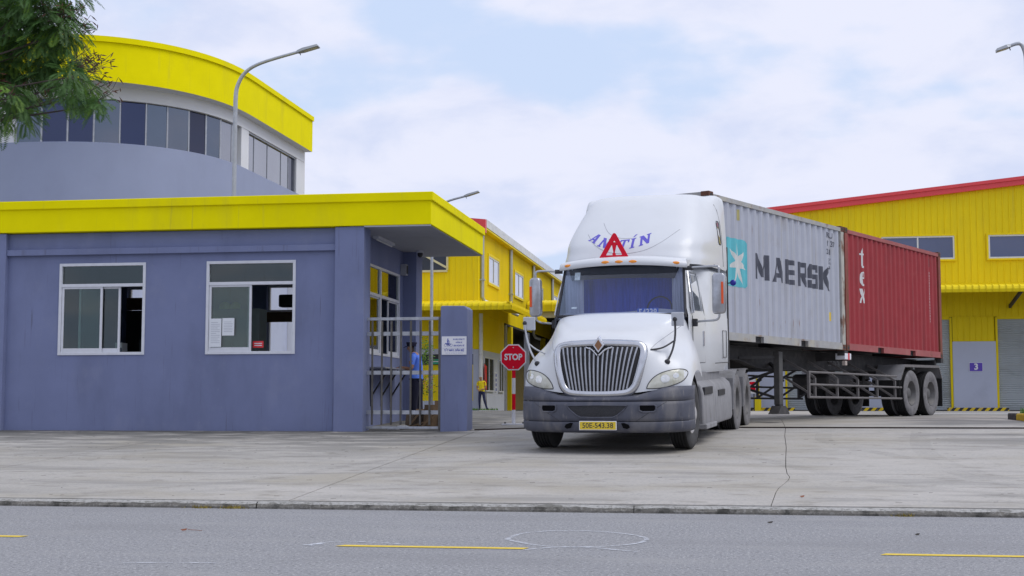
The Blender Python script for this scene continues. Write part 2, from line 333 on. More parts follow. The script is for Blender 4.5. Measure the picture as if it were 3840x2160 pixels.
# driveway slabs
drive = tag(MB().grid([[(x, y, gz(x, y)-.035) for x in (-26, -16, -10, -5.8, -4.8, -3.8, -2.6, 0, 6, 22)] for y in (14.1, 17, 20.3, 23, 25, 26.3, 30, 36, 44, 57.9)]).build('driveway', soil), kind='structure')
crook = [(14, .33), (15.5, .44), (16.6, .63), (17.3, .60), (19, .66), (21, .74), (23.3, .80), (25.2, .88), (30, .95), (58, 1.0)]
def xedge(k, y): return -4.6+5.1*k if k != 1 else lerp_tab(y, crook)
YB = [14.17, 17.1, 23.3, 25.235, 25.325, 31.0, 38.0, 46.0, 57.7]
for j in range(len(YB)-1):
    if j == 3: continue
    for k in range(-4, 4):
        y0, y1 = YB[j]+.009, YB[j+1]-.009; n = 7; m = 8 if j < 5 else 4; top = []; bot = []
        for i in range(m+1):
            y = y0+(y1-y0)*i/m; a, b = xedge(k, y)+(.009 if k != 1 else .0045), xedge(k+1, y)-(.009 if k != 0 else .0045)
            top.append([(a+(b-a)*q/n, y, gz(a+(b-a)*q/n, y)) for q in range(n+1)])
        mb = MB(); mb.grid(top)
        ring = [top[0][q] for q in range(n+1)]+[top[i][n] for i in range(1, m+1)]+[top[m][q] for q in range(n-1, -1, -1)]+[top[i][0] for i in range(m-1, 0, -1)]
        mb.grid([ring, [(p[0], p[1], p[2]-.05) for p in ring]], True)
        mb.build('concrete_slab', concrete, drive)
# gate track: dark steel channel with a rail
rust_steel = M('rusty_track_steel', (.05, .035, .03), .8, .3, var=.4, vs=12)
mb = MB(); xs = [-4.7+.5*i for i in range(50)]
mb.grid([[(x, 25.235, gz(x, 25.24)-.02) for x in xs], [(x, 25.27, gz(x, 25.28)-.02) for x in xs], [(x, 25.272, gz(x, 25.28)+.022) for x in xs], [(x, 25.292, gz(x, 25.28)+.022) for x in xs], [(x, 25.295, gz(x, 25.28)-.02) for x in xs], [(x, 25.325, gz(x, 25.28)-.02) for x in xs]])
tag(mb.build('gate_track', rust_steel), 'dark rusty steel rail of the sliding gate set across the driveway', 'gate track')
# kerb stones
kerb = tag(MB().box(-26, 22, 14.075, 14.15, -.05, .03).build('kerb', soil), kind='structure')
kx = -24.4; kn = 0
while kx < 16:
    L = 3.9; mb = MB(); prof = [(14.035, -.03), (14.028, .02), (14.04, .05), (14.065, .066), (14.15, .07), (14.165, .03)]
    rows = []
    n = 40
    for i in range(n+1):
        x = kx+.004+(L-.008)*i/n; rr = random.Random(int(x*1000))
        rows.append([(x, y+rr.uniform(-.006, .006)*(q in (1, 2, 3)), z+rr.uniform(-.006, .005)*(q in (2, 3))) for q, (y, z) in enumerate(prof)])
    for i in range(n):
        for q in range(5):
            mb.mi = 1 if q < 2 else 0
            mb.add([rows[i][q], rows[i+1][q], rows[i+1][q+1], rows[i][q+1]], [(0, 1, 2, 3)])
    mb.build('kerb_stone', [kerb_mat, kerb_face_mat], kerb); kx += L
tyre_dust = faint('tyre_mark', (.16, .16, .16), .10, 1.2)
def mark(pts, wd):
    pts = smooth_pts(pts, 8); rows = []
    for i, (x, y) in enumerate(pts):
        a, b = pts[max(0, i-1)], pts[min(len(pts)-1, i+1)]; t = Vector((b[0]-a[0], b[1]-a[1], 0)).normalized(); n = Vector((-t.y, t.x, 0))*wd/2
        rows.append([(x+n.x*s_, y+n.y*s_, gz(x+n.x*s_, y+n.y*s_)+.004) for s_ in (-1, 0, 1)])
    tag(MB().grid(rows).build('tyre_mark', tyre_dust), kind='structure')
for off in (0, 2.0): mark([(3.6+off*.3, 14.6+off*.1), (1.7+off*.6, 16.2), (.3+off, 19), (-.6+off, 22), (-.4+off, 25)], .26); mark([(-6.5-off*.3, 14.6), (-4.6-off*.6, 16.0), (-3.1-off*.9, 18.6), (-2.2-off, 21.0)], .24)
mark([(4.6, 14.6), (3.0, 16.8), (2.6, 20.0), (3.1, 24.6)], .3)
# white painted lines on the yard, far right
yard_white = M('yard_line_white', (.75, .76, .78), .8, var=.1, vs=6)
for x0, x1, y0, y1 in [(3.5, 12.0, 44.6, 45.3), (4.9, 13.0, 38.0, 38.5)]:
    tag(MB().grid([[(x0, y0, gz(5, y0)+.005), (x1, y0, gz(5, y0)+.005)], [(x0, y1, gz(5, y1)+.005), (x1, y1, gz(5, y1)+.005)]]).build('yard_line', yard_white), kind='structure')
# ================================================================== GUARD HOUSE
GH = thing('guard_house', 'low blue-grey guard house with overhanging yellow flat roof and two sliding windows', 'guard house', (-10.6, 27.8, .55))
def fw_boxes(x0, x1, y0, y1, z0, z1, holes):
    mb = MB(); x = x0
    for a, b, c, d in holes:
        mb.box(x, a, y0, y1, z0, z1); mb.box(a, b, y0, y1, z0, c); mb.box(a, b, y0, y1, d, z1); x = b
    mb.box(x, x1, y0, y1, z0, z1); return mb
W1 = (-12.86, -11.10, 2.03, 3.80); W2 = (-9.88, -8.12, 2.03, 3.80)
fw_boxes(-13.93, -7.33, 25.27, 25.45, .4, 4.39, [W1, W2]).build('front_wall', [grey_wall], GH)
for a, b in ((-14.5, -13.93), (-7.33, -6.77)):
    box('pilaster', (a, b, 25.15, 25.62, .4, 4.392), grey_wall, GH, .008)
box('ledge', (-13.93, -7.33, 25.19, 25.268, 3.96, 4.075), grey_wall, GH, .006)
box('side_pilaster', (-7.33, -6.77, 29.5, 29.97, .4, 4.392), grey_wall, GH, .008)
# right side wall with window opening (plane X = -7.06)
mb = MB(); SW = (26.15, 29.15, 2.07, 3.86)
mb.box(-7.26, -7.06, 25.62, SW[0], .4, 4.39); mb.box(-7.26, -7.06, SW[1], 29.5, .4, 4.39)
mb.box(-7.26, -7.06, SW[0], SW[1], .4, SW[2]); mb.box(-7.26, -7.06, SW[0], SW[1], SW[3], 4.39)
mb.build('side_wall', grey_wall, GH)
mb = MB(); mb.box(-14.5, -14.3, 25.63, 30.2, .4, 4.39); mb.build('far_side_wall', grey_wall, GH)
fw_boxes(-14.29, -6.8, 29.98, 30.2, .4, 4.39, [(-13.6, -12.2, 2.3, 3.75), (-10.3, -8.3, 2.2, 3.75)]).build('back_wall', grey_wall, GH)
box('floor_slab', (-14.3, -7.26, 25.46, 29.97, .4, .72), interior_wall, GH)
box('ceiling', (-14.29, -7.27, 25.46, 29.97, 4.25, 4.30), interior_wall, GH)
box('roof', (-15.25, -5.49, 25.11, 30.54, 4.402, 4.87), yellow_paint, GH, .01)
box('roof_lip', (-15.29, -5.45, 25.07, 30.58, 4.845, 5.01), yellow_paint, GH, .012)
for i in range(6):
    y = 25.16+i*.895; box('soffit_panel', (-7.05, -5.52, y, y+.885, 4.384, 4.400), soffit_mat, GH)
box('soffit_panel', (-15.2, -14.52, 25.16, 30.5, 4.384, 4.400), soffit_mat, GH)
box('soffit_trim', (-6.765, -5.5, 25.125, 25.15, 4.375, 4.401), galv, GH)
# windows: frame > panes and sashes
def win_front(b, y, tz, sashes, glassed_top=True, parent=GH, mat=white_frame, ft=.055):
    x0, x1, z0, z1 = b; mb = MB()
    mb.box(x0, x0+ft, y, y+.09, z0, z1); mb.box(x1-ft, x1, y, y+.09, z0, z1); mb.box(x0+ft, x1-ft, y, y+.09, z0, z0+ft); mb.box(x0+ft, x1-ft, y, y+.09, z1-ft, z1)
    mb.box(x0+ft, x1-ft, y-.002, y+.092, tz-.03, tz+.03)
    f = mb.build('window', mat, parent, bevel=.004)
    def sub(o): o.parent = f; o.location = (0, 0, 0); return o
    sub(MB().box(x0+ft, x1-ft, y+.05, y+.056, tz+.03, z1-ft).build('pane', clear_glass))
    for k, (a, c, dy) in enumerate(sashes):
        s = MB(); s.box(a, a+.045, y+dy, y+dy+.03, z0+ft, tz-.03); s.box(c-.045, c, y+dy, y+dy+.03, z0+ft, tz-.03)
        s.box(a+.045, c-.045, y+dy, y+dy+.03, z0+ft, z0+ft+.075); s.box(a+.045, c-.045, y+dy, y+dy+.03, tz-.065, tz-.03)
        sub(s.build('sash', mat, bevel=.003))
        sub(MB().box(a+.045, c-.045, y+dy+.012, y+dy+.018, z0+ft+.075, tz-.065).build('pane', clear_glass))
    return f
win_front(W1, 25.252, 3.37, [(-12.80, -11.97, .012), (-12.47, -11.62, .055)])
win_front(W2, 25.252, 3.37, [(-9.82, -8.98, .012), (-9.86, -9.02, .055)])
for (a, b, c, d) in ((-13.6, -12.2, 2.3, 3.75), (-10.3, -8.3, 2.2, 3.75)):
    mb = MB(); mb.box(a, a+.05, 30.05, 30.13, c, d); mb.box(b-.05, b, 30.05, 30.13, c, d); mb.box(a+.05, b-.05, 30.05, 30.13, c, c+.05); mb.box(a+.05, b-.05, 30.05, 30.13, d-.05, d); mb.box(a+.05, b-.05, 30.06, 30.12, 3.15, 3.2); mb.box((a+b)/2-.025, (a+b)/2+.025, 30.055, 30.125, c+.05, 3.15)
    mb.build('back_window', white_frame, GH)
brown_rail = M('brown_rail', (.10, .055, .03), .8, var=.2)
box('window_rail', (-10.28, -8.32, 29.90, 29.97, 2.92, 3.14), brown_rail, GH); box('window_rail', (-13.58, -12.22, 29.90, 29.97, 3.22, 3.50), brown_rail, GH)
box('inner_board', (-13.58, -12.22, 29.90, 29.97, 2.2, 3.21), dark_interior, GH)
ac = thing('air_conditioner', 'dark box unit high in the rear window behind the right guard house window', 'air conditioner', (-9.55, 29.9, 3.22))
MB().box(-9.95, -9.25, 29.72, 29.96, 3.24, 3.52).build('casing', dark_interior, ac, bevel=.04); MB().box(-9.9, -9.3, 29.715, 29.7195, 3.28, 3.32).build('air_vent', black_plastic, ac)
# side window in plane X=-7.06
def win_side(x, y0, y1, z0, z1, tz, ym):
    ft = .05; mb = MB(); X0, X1 = x-.07, x+.012
    mb.box(X0, X1, y0, y0+ft, z0, z1); mb.box(X0, X1, y1-ft, y1, z0, z1); mb.box(X0, X1, y0+ft, y1-ft, z0, z0+ft); mb.box(X0, X1, y0+ft, y1-ft, z1-ft, z1)
    mb.box(X0, X1+.002, y0+ft, y1-ft, tz-.03, tz+.03); mb.box(X0, X1-.002, ym-.04, ym+.04, z0+ft, tz-.03); mb.box(X0, X1-.002, ym-.04, ym+.04, tz+.03, z1-ft)
    f = mb.build('side_window', white_frame, GH, bevel=.003)
    def sub(o): o.parent = f; o.location = (0, 0, 0); return o
    for a, b in ((y0+ft, ym-.04), (ym+.04, y1-ft)): sub(MB().box(x-.03, x-.024, a, b, tz+.03, z1-ft).build('pane', clear_glass))
    for a, b in ((y0+ft, ym-.02), (28.25, y1-ft)):
        s = MB(); s.box(x-.045, x-.02, a, a+.05, z0+ft, tz-.03); s.box(x-.045, x-.02, b-.05, b, z0+ft, tz-.03); s.box(x-.045, x-.02, a+.05, b-.05, z0+ft, z0+ft+.07); s.box(x-.045, x-.02, a+.05, b-.05, tz-.06, tz-.03)
        sub(s.build('sash', white_frame)); sub(MB().box(x-.035, x-.03, a+.05, b-.05, z0+ft+.07, tz-.06).build('pane', clear_glass))
win_side(-7.06, 26.15, 29.15, 2.07, 3.86, 3.27, 27.55)
# fluorescent batten and camera under the roof, counter below the side window
tube_mat = M('unlit_tube', (.62, .64, .66), .4, var=.03)
lf = thing('fluorescent_light', 'unlit white fluorescent batten fixed under the guard house roof overhang', 'light fitting', (-6.9, 27.2, 4.30))
MB().box(-6.96, -6.84, 26.5, 27.85, 4.335, 4.383).build('batten', white_frame, lf); MB().tube([(-6.9, 26.55, 4.315), (-6.9, 27.8, 4.315)], .015).build('tube', tube_mat, lf)
cc = thing('security_camera', 'small white dome security camera under the guard house roof', 'camera', (-6.62, 29.2, 4.38))
MB().tube([(-6.62, 29.2, 4.383), (-6.62, 29.2, 4.33)], .075, 14).build('mount', white_frame, cc); MB().ell((-6.62, 29.2, 4.30), (.06, .06, .07), 12, 8).build('dome', black_plastic, cc, smooth=True)
sp2 = thing('wall_speaker', 'small grey box speaker on the wall above the side window', 'speaker', (-7.0, 29.3, 3.95))
MB().box(-7.058, -6.93, 29.22, 29.40, 3.86, 4.1).build('cabinet', soffit_mat, sp2, bevel=.01); MB().box(-6.928, -6.924, 29.24, 29.38, 3.89, 4.07).build('speaker_grille', black_plastic, sp2)
ct = thing('wall_counter', 'thin grey counter shelf on black folding brackets under the side window', 'counter', (-6.86, 27.4, 1.79))
MB().box(-7.058, -6.66, 26.4, 28.75, 1.785, 1.815).build('counter_top', dull_steel, ct, bevel=.004)
for y in (26.8, 27.6, 28.4):
    MB().bar((-7.04, y, 1.25), (-6.70, y, 1.775), .03, .03).bar((-7.045, y, 1.05), (-7.045, y, 1.78), .03, .03).build('bracket', black_plastic, ct)
# things in the guard house windows
cab = thing('metal_cabinet', 'grey metal cabinet inside the guard house under the hard hats', 'cabinet', (-9.85, 26.9, .72))
MB().box(-10.4, -9.3, 26.65, 27.1, .72, 2.99).build('body', M('cabinet_grey', (.22, .25, .25), .6), cab, bevel=.01); MB().bar((-9.85, 26.64, 1.9), (-9.85, 26.64, 2.3), .02, .02).build('handle', chrome, cab)
hat_mat = M('hard_hat_yellow', (.85, .75, .03), .5, var=.04)
for i, (px, lab) in enumerate([(845, 'larger yellow hard hat seen left through the right guard house window'), (883, 'smaller yellow hard hat right of the other hard hat in the window')]):
    p = atY(px, 1150, 26.85); h = thing('hard_hat', lab, 'hard hat', (p.x, 26.85, 2.992), group='hard hats on the cabinet'); r = .125 if i == 0 else .105
    MB().lathe([(.0, r), (.04, r), (.09, r*.88), (.13, r*.6), (.155, .02)], 18, 'z').build('shell', hat_mat, h, True, world=False); MB().lathe([(-.002, r*.9), (-.002, r*1.22), (.012, r*1.2), (.014, r*.9)], 18, 'z').build('brim', hat_mat, h, True, world=False)
desk = thing('guard_desk', 'dark desk inside the left guard house window', 'desk', (-11.6, 26.2, .72))
MB().box(-12.6, -11.2, 25.9, 26.5, 2.0, 2.04).build('desk_top', dark_interior, desk)
for dx_ in (-12.55, -11.25): MB().box(dx_-.03, dx_+.03, 25.95, 26.45, .72, 2.0).build('leg', dark_interior, desk)
for px_, lab_ in ((444, 'left of two narrow white binders standing in the left guard house window'), (462, 'right of two narrow white binders standing in the left guard house window')):
    q_ = atY(px_, 1290, 26.1); bd = thing('binder', lab_, 'binder', (q_.x, 26.1, 2.04), group='binders on the desk'); MB().box(q_.x-.02, q_.x+.02, 26.0, 26.25, 2.042, 2.30).build('cover', white_render, bd); MB().box(q_.x-.014, q_.x+.014, 25.996, 25.9995, 2.12, 2.2).build('spine_label', M('binder_label', (.1, .12, .2), .8), bd)
mon = thing('monitor', 'black computer monitor inside the left guard house window', 'monitor', (-11.45, 26.2, 2.04))
MB().box(-11.62, -11.22, 26.2, 26.23, 2.10, 2.36).build('screen_back', black_plastic, mon, bevel=.01); MB().box(-11.5, -11.34, 26.16, 26.28, 2.04, 2.10).build('stand', black_plastic, mon)
paper = M('paper', (.70, .73, .78), .9, var=.02); print_grey = M('print_grey', (.33, .36, .42), .9, var=.1)
def sheet(lab, px0, py0, px1, py1, lines):
    a = atY(px0, py0, 25.256); b = atY(px1, py1, 25.256); t = thing('paper_notice', lab, 'notice', ((a.x+b.x)/2, 25.25, b.z))
    MB().box(a.x, b.x, 25.2553, 25.257, b.z, a.z).build('sheet', paper, t)
    mb = MB(); h = a.z-b.z
    for i in range(lines):
        z = a.z-.07-(h-.12)*i/lines; rr = random.Random(i*7+lines); mb.box(a.x+.03, b.x-.03-rr.random()*.08*(i % 3 == 0), 25.2538, 25.2551, z-.006, z)
    mb.build('printed_lines', print_grey, t)
sheet('long printed paper sheet stuck low on the right guard house window glass', 786, 1195, 829, 1301, 12)
sheet('short printed paper sheet stuck beside the long one on the window glass', 834, 1193, 878, 1258, 7)
a = atY(948, 1279, 25.4); b = atY(988, 1304, 25.4)
red_sticker = M('red_sticker', (.65, .03, .04), .5, var=.05)
t = thing('red_notice', 'small red sign at the sill of the right guard house window', 'notice', (a.x, 25.4, b.z))
MB().box(a.x, b.x, 25.398, 25.402, b.z, a.z).build('plate', red_sticker, t); mb = MB()
for z in (.35, .65): mb.box(a.x+.03, b.x-.03, 25.3965, 25.3979, b.z+(a.z-b.z)*z-.008, b.z+(a.z-b.z)*z+.008)
mb.build('printed_lines', paper, t)
# ================================================================== GATE AND PILLAR
GP = thing('gate_pillar', 'short square blue-grey gate pillar carrying a white notice', 'pillar', (-5.05, 25.35, .55))
mb = MB(); mb.prism([(-5.30, .45), (-4.80, .45), (-4.80, 2.83), (-4.86, 2.885), (-5.27, 2.89), (-5.30, 2.87)], 25.1, 25.62); mb.build('shaft', grey_wall, GP, bevel=.012)
GT = thing('steel_gate', 'narrow stainless steel bar gate between guard house and gate pillar', 'gate', (-6.05, 25.45, .6))
gate_bar_m = M('gate_bar_dark', (.12, .115, .11), .4, .8, var=.3, vs=7)
gate_steel = M('gate_stainless', (.40, .42, .46), .42, .7, var=.2, vs=7, dirt=[((.14, .11, .09), .5, 12, (1, 1, .4), .56, .75)])
gy = 25.42
def gx(px): return atY(px, 1400, gy).x
def gzp(py): return atY(1500, py, gy).z
zt, zb = gzp(1190), gzp(1611)
for px in (1369, 1650): MB().box(gx(px)-.028, gx(px)+.028, gy-.028, gy+.028, zb, zt).build('post', gate_bar_m, GT, bevel=.004)
for y0, y1, nm, d in ((1190, 1201, 'rail', 0), (1244, 1259, 'rail', .012), (1390, 1405, 'rail', .012), (1539, 1554, 'rail', .012), (1599, 1608, 'rail', 0)):
    MB().box(gx(1374), gx(1645), gy-.02+d, gy+.02+d, gzp(y1), gzp(y0)).build(nm, gate_steel, GT, bevel=.003)
for px in (1397, 1433, 1468, 1504, 1541, 1577, 1612): MB().box(gx(px)-.016, gx(px)+.016, gy-.042, gy-.009, gzp(1593), gzp(1204)).build('bar', gate_bar_m, GT, bevel=.003)
MB().tube([(gx(1369), gy, .52), (gx(1369), gy, zb)], .02).build('pivot', gate_steel, GT)
MB().box(gx(1363), gx(1374), gy-.03, gy+.03, zt, zt+.04).build('hinge', rust_steel, GT)
# notice on the pillar
def text_mesh(s, size, bold=0.0, align='CENTER', sx=1.0):
    cu = bpy.data.curves.new('t', 'FONT'); cu.body = s; cu.size = size; cu.align_x = align; cu.align_y = 'CENTER'; cu.offset = bold; cu.resolution_u = 3
    o = bpy.data.objects.new('t', cu); COL.objects.link(o); bpy.context.view_layer.update()
    me = bpy.data.meshes.new_from_object(o.evaluated_get(bpy.context.evaluated_depsgraph_get())); bpy.data.objects.remove(o); bpy.data.curves.remove(cu)
    if sx != 1.0:
        for v in me.vertices: v.co.x *= sx
    return me
def text_on(name, s, size, c, mat, parent, bold=0.0, align='CENTER', sx=1.0, rot=(rad(90), 0, 0), width=None):
    me = text_mesh(s, size, bold, align, sx)
    if width:
        xs = [v.co.x for v in me.vertices]; k = width/(max(xs)-min(xs)); m0 = (max(xs)+min(xs))/2
        for v in me.vertices: v.co.x = (v.co.x-(m0 if align == 'CENTER' else 0))*k
    loc = Vector(c)-(parent.location if parent is not None else Vector((0, 0, 0)))
    return link(name, me, mat, parent, loc, rot=rot)
sign_white = M('sign_white', (.74, .75, .80), .45, var=.02); sign_blue = M('sign_blue', (.06, .09, .42), .5, var=.05)
sg = thing('gate_notice', 'white notice with blue motorbike pictogram and Vietnamese text on the gate pillar', 'sign', (-5.04, 25.09, 2.0))
MB().box(-5.275, -4.815, 25.086, 25.096, 1.99, 2.325).build('plate', sign_white, sg, bevel=.002)
sy = 25.0845
for s, z, h, wd, x, bo in (('RA VÀO CÔNG TY', 2.27, .036, .215, -4.955, .0012), ('XUỐNG XE', 2.213, .034, .12, -4.955, .0012), ('LIÊN HỆ BẢO VỆ', 2.155, .034, .20, -4.955, .0012), ('TẮT MÁY, DẪN BỘ', 2.07, .048, .37, -5.045, .0022), ('Cảm ơn sự hợp tác của bạn!', 2.022, .020, .32, -5.045, 0)):
    text_on('lettering', s, h, (x, sy, z), sign_blue, sg, bold=bo, width=wd)
MB().box(-5.26, -4.83, sy-.0005, sy+.0006, 2.108, 2.110).build('divider', sign_blue, sg)
mb = MB()
for cx_, r in ((-5.205, .026), (-5.10, .027)):
    mb.add([(cx_+rr*math.cos(2*math.pi*j/18), sy, 2.165+rr*math.sin(2*math.pi*j/18)) for j in range(18) for rr in (r, r-.005)], [(2*j, 2*j+1, (2*j+3) % 36, (2*j+2) % 36) for j in range(18)])
for q in ([(-5.215, 2.205), (-5.17, 2.205), (-5.165, 2.196), (-5.21, 2.195)], [(-5.20, 2.195), (-5.13, 2.18), (-5.13, 2.17), (-5.20, 2.18)], [(-5.135, 2.215), (-5.10, 2.17), (-5.108, 2.165), (-5.145, 2.21)], [(-5.175, 2.255), (-5.145, 2.258), (-5.15, 2.215), (-5.17, 2.21)], [(-5.17, 2.21), (-5.155, 2.21), (-5.15, 2.145), (-5.165, 2.14)], [(-5.155, 2.21), (-5.145, 2.21), (-5.125, 2.15), (-5.137, 2.145)], [(-5.147, 2.255), (-5.140, 2.255), (-5.125, 2.222), (-5.133, 2.219)]):
    mb.add([(x, sy, z) for x, z in q], [(0, 1, 2, 3)])
mb.add([(-5.16+.012*math.cos(2*math.pi*j/12), sy, 2.275+.013*math.sin(2*math.pi*j/12)) for j in range(12)], [tuple(range(12))])
mb.build('pictogram', sign_blue, sg)
# ================================================================== ROUND-FRONTED OFFICE
OF = thing('office_building', 'office with curved grey front, band of dark windows and thick yellow parapet', 'building', (-21, 46, .8))
def drum(a, b, yb=51.0, n=2.3, k=40, sx=1.0):
    P = [(-21-a, yb)]
    for i in range(k+1):
        th = math.pi-math.pi*i/k; c, s = math.cos(th), math.sin(th)
        P.append((-21+a*(abs(c)**(2/n))*(1 if c > 0 else -1), 44.4-b*(abs(s)**(2/n))))
    P.append((-21+a, yb)); return P
def ring_wall(P, z0, z1): return MB().grid([[(x, y, z0) for x, y in P], [(x, y, z1) for x, y in P]])
def ring_slab(Po, Pi, z): return MB().grid([[(x, y, z) for x, y in Po], [(x, y, z) for x, y in Pi]])
Pf, Pg, Pn, Pgl = drum(5.2, 6.3), drum(4.9, 5.45), drum(4.3, 4.8), drum(4.78, 5.33)
mb = ring_wall(Pn, .6, 7.25); mb.build('ground_floor_wall', light_grey_wall, OF)
mb = ring_wall(Pg, 7.2, 9.0); mb.add(*[(lambda r: (r.v, r.f))(ring_slab(Pg, drum(4.5, 5.0), 9.0))][0]); mb.add(*[(lambda r: (r.v, r.f))(ring_slab(Pg, drum(3.9, 4.4), 7.2))][0]); mb.build('curved_wall', grey_wall2, OF, angle=30)
mb = ring_wall(Pg, 10.33, 10.74); mb.add(*[(lambda r: (r.v, r.f))(ring_slab(Pg, drum(4.5, 5.0), 10.33))][0]); mb.build('white_band', white_render, OF, angle=30)
mb = ring_wall(Pf, 10.72, 11.93); mb.build('parapet', yellow_paint, OF, angle=30)
mb = ring_slab(Pf, drum(4.6, 5.1), 10.72); mb.build('parapet_soffit', white_render, OF)
Po = drum(5.26, 6.36); mb = ring_wall(Po, 11.9, 12.07); mb.add(*[(lambda r: (r.v, r.f))(ring_slab(Po, drum(4.9, 5.8), 12.07))][0]); mb.add(*[(lambda r: (r.v, r.f))(ring_slab(Po, drum(5.1, 6.2), 11.9))][0]); mb.build('coping', yellow_paint, OF, angle=30)
pc = [(x, y, 11.6) for x, y in drum(5.1, 6.2)]; MB().add(pc, [tuple(range(len(pc)))]).build('roof', soffit_mat, OF)
MB().box(-26.1, -16.15, 51.01, 51.2, .6, 11.9).build('back_wall', white_render, OF)
gl_mats = [drum_glass('dark_blue_pane', (.05, .062, .115), .85), drum_glass('grey_pane', (.15, .165, .20), .85), drum_glass('pale_pane', (.30, .31, .345), .8), drum_glass('near_black_pane', (.035, .04, .075), .4)]
order = [1, 0, 0, 1, 0, 1, 1, 3, 1, 2]
fine = drum(4.78, 5.33, k=600); fx = [proj((x, y, 9.6))[0] for x, y in fine]
def on_curve(px):
    best = min(range(60, len(fine)-1), key=lambda i: abs(fx[i]-px)); return fine[best]
mull = [62, 157, 254, 353, 450, 546, 627, 706, 771, 825, 868]
for i, px in enumerate(mull):
    x, y = on_curve(px); MB().tube([(x, y, 9.0), (x, y, 10.33)], .035, 6).build('mullion', dull_steel, OF)
    if i:
        q0, q1 = Vector(on_curve(mull[i-1])), Vector((x, y)); d = (q1-q0).normalized(); nrm = Vector((d.y, -d.x))*-.012; tl = random.uniform(-.05, .05)
        MB().add([(q0.x, q0.y, 9.005), (q1.x, q1.y, 9.005), (q1.x, q1.y+tl, 10.325), (q0.x, q0.y+tl, 10.325), (q0.x+nrm.x, q0.y+nrm.y, 9.005), (q1.x+nrm.x, q1.y+nrm.y, 9.005), (q1.x+nrm.x, q1.y+nrm.y+tl, 10.325), (q0.x+nrm.x, q0.y+nrm.y+tl, 10.325)], [(0, 1, 2, 3), (7, 6, 5, 4), (0, 4, 5, 1), (3, 2, 6, 7)]).build('pane', gl_mats[order[i-1]], OF)
lp = [p for p, f_ in zip(fine, fx) if f_ < 60 and p[1] < 44.4]
lp = lp[::20]+[on_curve(62)]
MB().grid([[(x, y, 9.0) for x, y in lp], [(x, y, 10.34) for x, y in lp]]).build('white_wall', white_render, OF)
ysd = [44.85, 45.6, 47.0, 48.5, 49.35, 49.95]
for i in range(5):
    MB().box(-16.235, -16.22, ysd[i]+.01, ysd[i+1]-.01, 9.0, 10.32).build('side_pane', gl_mats[2 if i < 4 else 3], OF)
    MB().box(-16.25, -16.2, ysd[i]-.01, ysd[i]+.01, 9.0, 10.33).build('side_mullion', dull_steel, OF)
MB().box(-16.24, -16.15, 44.85, 49.97, 10.28, 10.34).box(-16.24, -16.15, 49.95, 50.0, 9.0, 10.28).build('side_window_head', dull_steel, OF)
for y0, y1 in ((44.1, 44.82), (50.05, 50.99)): MB().box(-16.5, -16.115, y0, y1, 9.002, 10.715).build('white_column', white_render, OF)
MB().box(-27, -22.6, 38.4, 43, 7.05, 7.42).build('porch_roof', yellow_paint, OF)
# ================================================================== WAREHOUSES
def ribbed_front(x0, x1, y, z0, ztop, pitch=.25, d=.03):
    prof = []; x = x0
    while x < x1-1e-6:
        e = min(x+pitch, x1)
        for u, v in ((x, 0), (x+pitch*.74, 0), (x+pitch*.80, -d), (x+pitch*.94, -d)):
            if u < e: prof.append((u, y+v))
        x += pitch
    prof.append((x1, y)); return MB().grid([[(a, b, z0(a) if callable(z0) else z0) for a, b in prof], [(a, b, ztop(a) if callable(ztop) else ztop) for a, b in prof]])
def shutter(x0, x1, y, z0, z1, p=.085):
    prof = []; z = z0
    while z < z1:
        prof += [(y, z), (y-.022, z+p*.3), (y-.022, z+p*.62), (y, z+p*.92)]; z += p
    return MB().grid([[(x0, a, min(b, z1)) for a, b in prof], [(x1, a, min(b, z1)) for a, b in prof]])
def canopy_panel_mesh(wd, out, zt, zb, drop=.16, lip=False):
    """one canopy sheet, y from 0 (wall) to -out, with a raised rib on its right edge"""
    prof = [(0, zt+drop), (-out+.25, zt+.02), (-out+.12, zt-.01), (-out+.04, zt-.07), (-out, zt-.16), (-out+.02, zb)]
    if lip: prof = prof[1:]
    rows = []
    for x, h in ((0, 0), (wd*.80, 0), (wd*.84, .03), (wd*.96, .03), (wd, 0)):
        rows.append([(x, a-(h if i > 1 else 0), b+(h if i < 4 else 0)) for i, (a, b) in enumerate(prof)])
    me = MB().grid(rows).mesh('canopy_panel'); me.materials.append(yellow_sheet); return me
WR = thing('loading_warehouse', 'big yellow steel warehouse with red sloping roof trim behind the containers', 'warehouse', (10, 58, .86))
ztop = lambda x: 9.19+.1043*(x-1.79)
MB().box(-1.99, 26, 58.3, 58.4, .7, 8.5).build('gap_backing', dark_interior, WR)  # dark backing added close behind the facade to block light through its gaps
ribbed_front(-2.0, 26, 58, 4.6, lambda x: ztop(x)-.3).build('upper_wall', yellow_sheet, WR)
MB().box(-2.05, -2.0, 58.02, 100, .7, 8.6).build('side_wall', yellow_sheet, WR)
MB().prism([(-2.2, ztop(-2.2)-.33), (26, ztop(26)-.33), (26, ztop(26)-.13), (-2.2, ztop(-2.2)-.13)], 57.83, 58.06).build('roof_trim', red_sheet, WR)
MB().prism([(-2.2, ztop(-2.2)-.13), (26, ztop(26)-.13), (26, ztop(26)), (-2.2, ztop(-2.2))], 57.78, 58.06).build('roof_trim', red_sheet, WR)
MB().grid([[(-2.2, 58.05, ztop(-2.2)-.04), (26, 58.05, ztop(26)-.04)], [(-2.2, 100, ztop(-2.2)-.04), (26, 100, ztop(26)-.04)]]).build('roof', galv, WR)
wr_glass = drum_glass('warehouse_pane', (.10, .12, .21), .35)
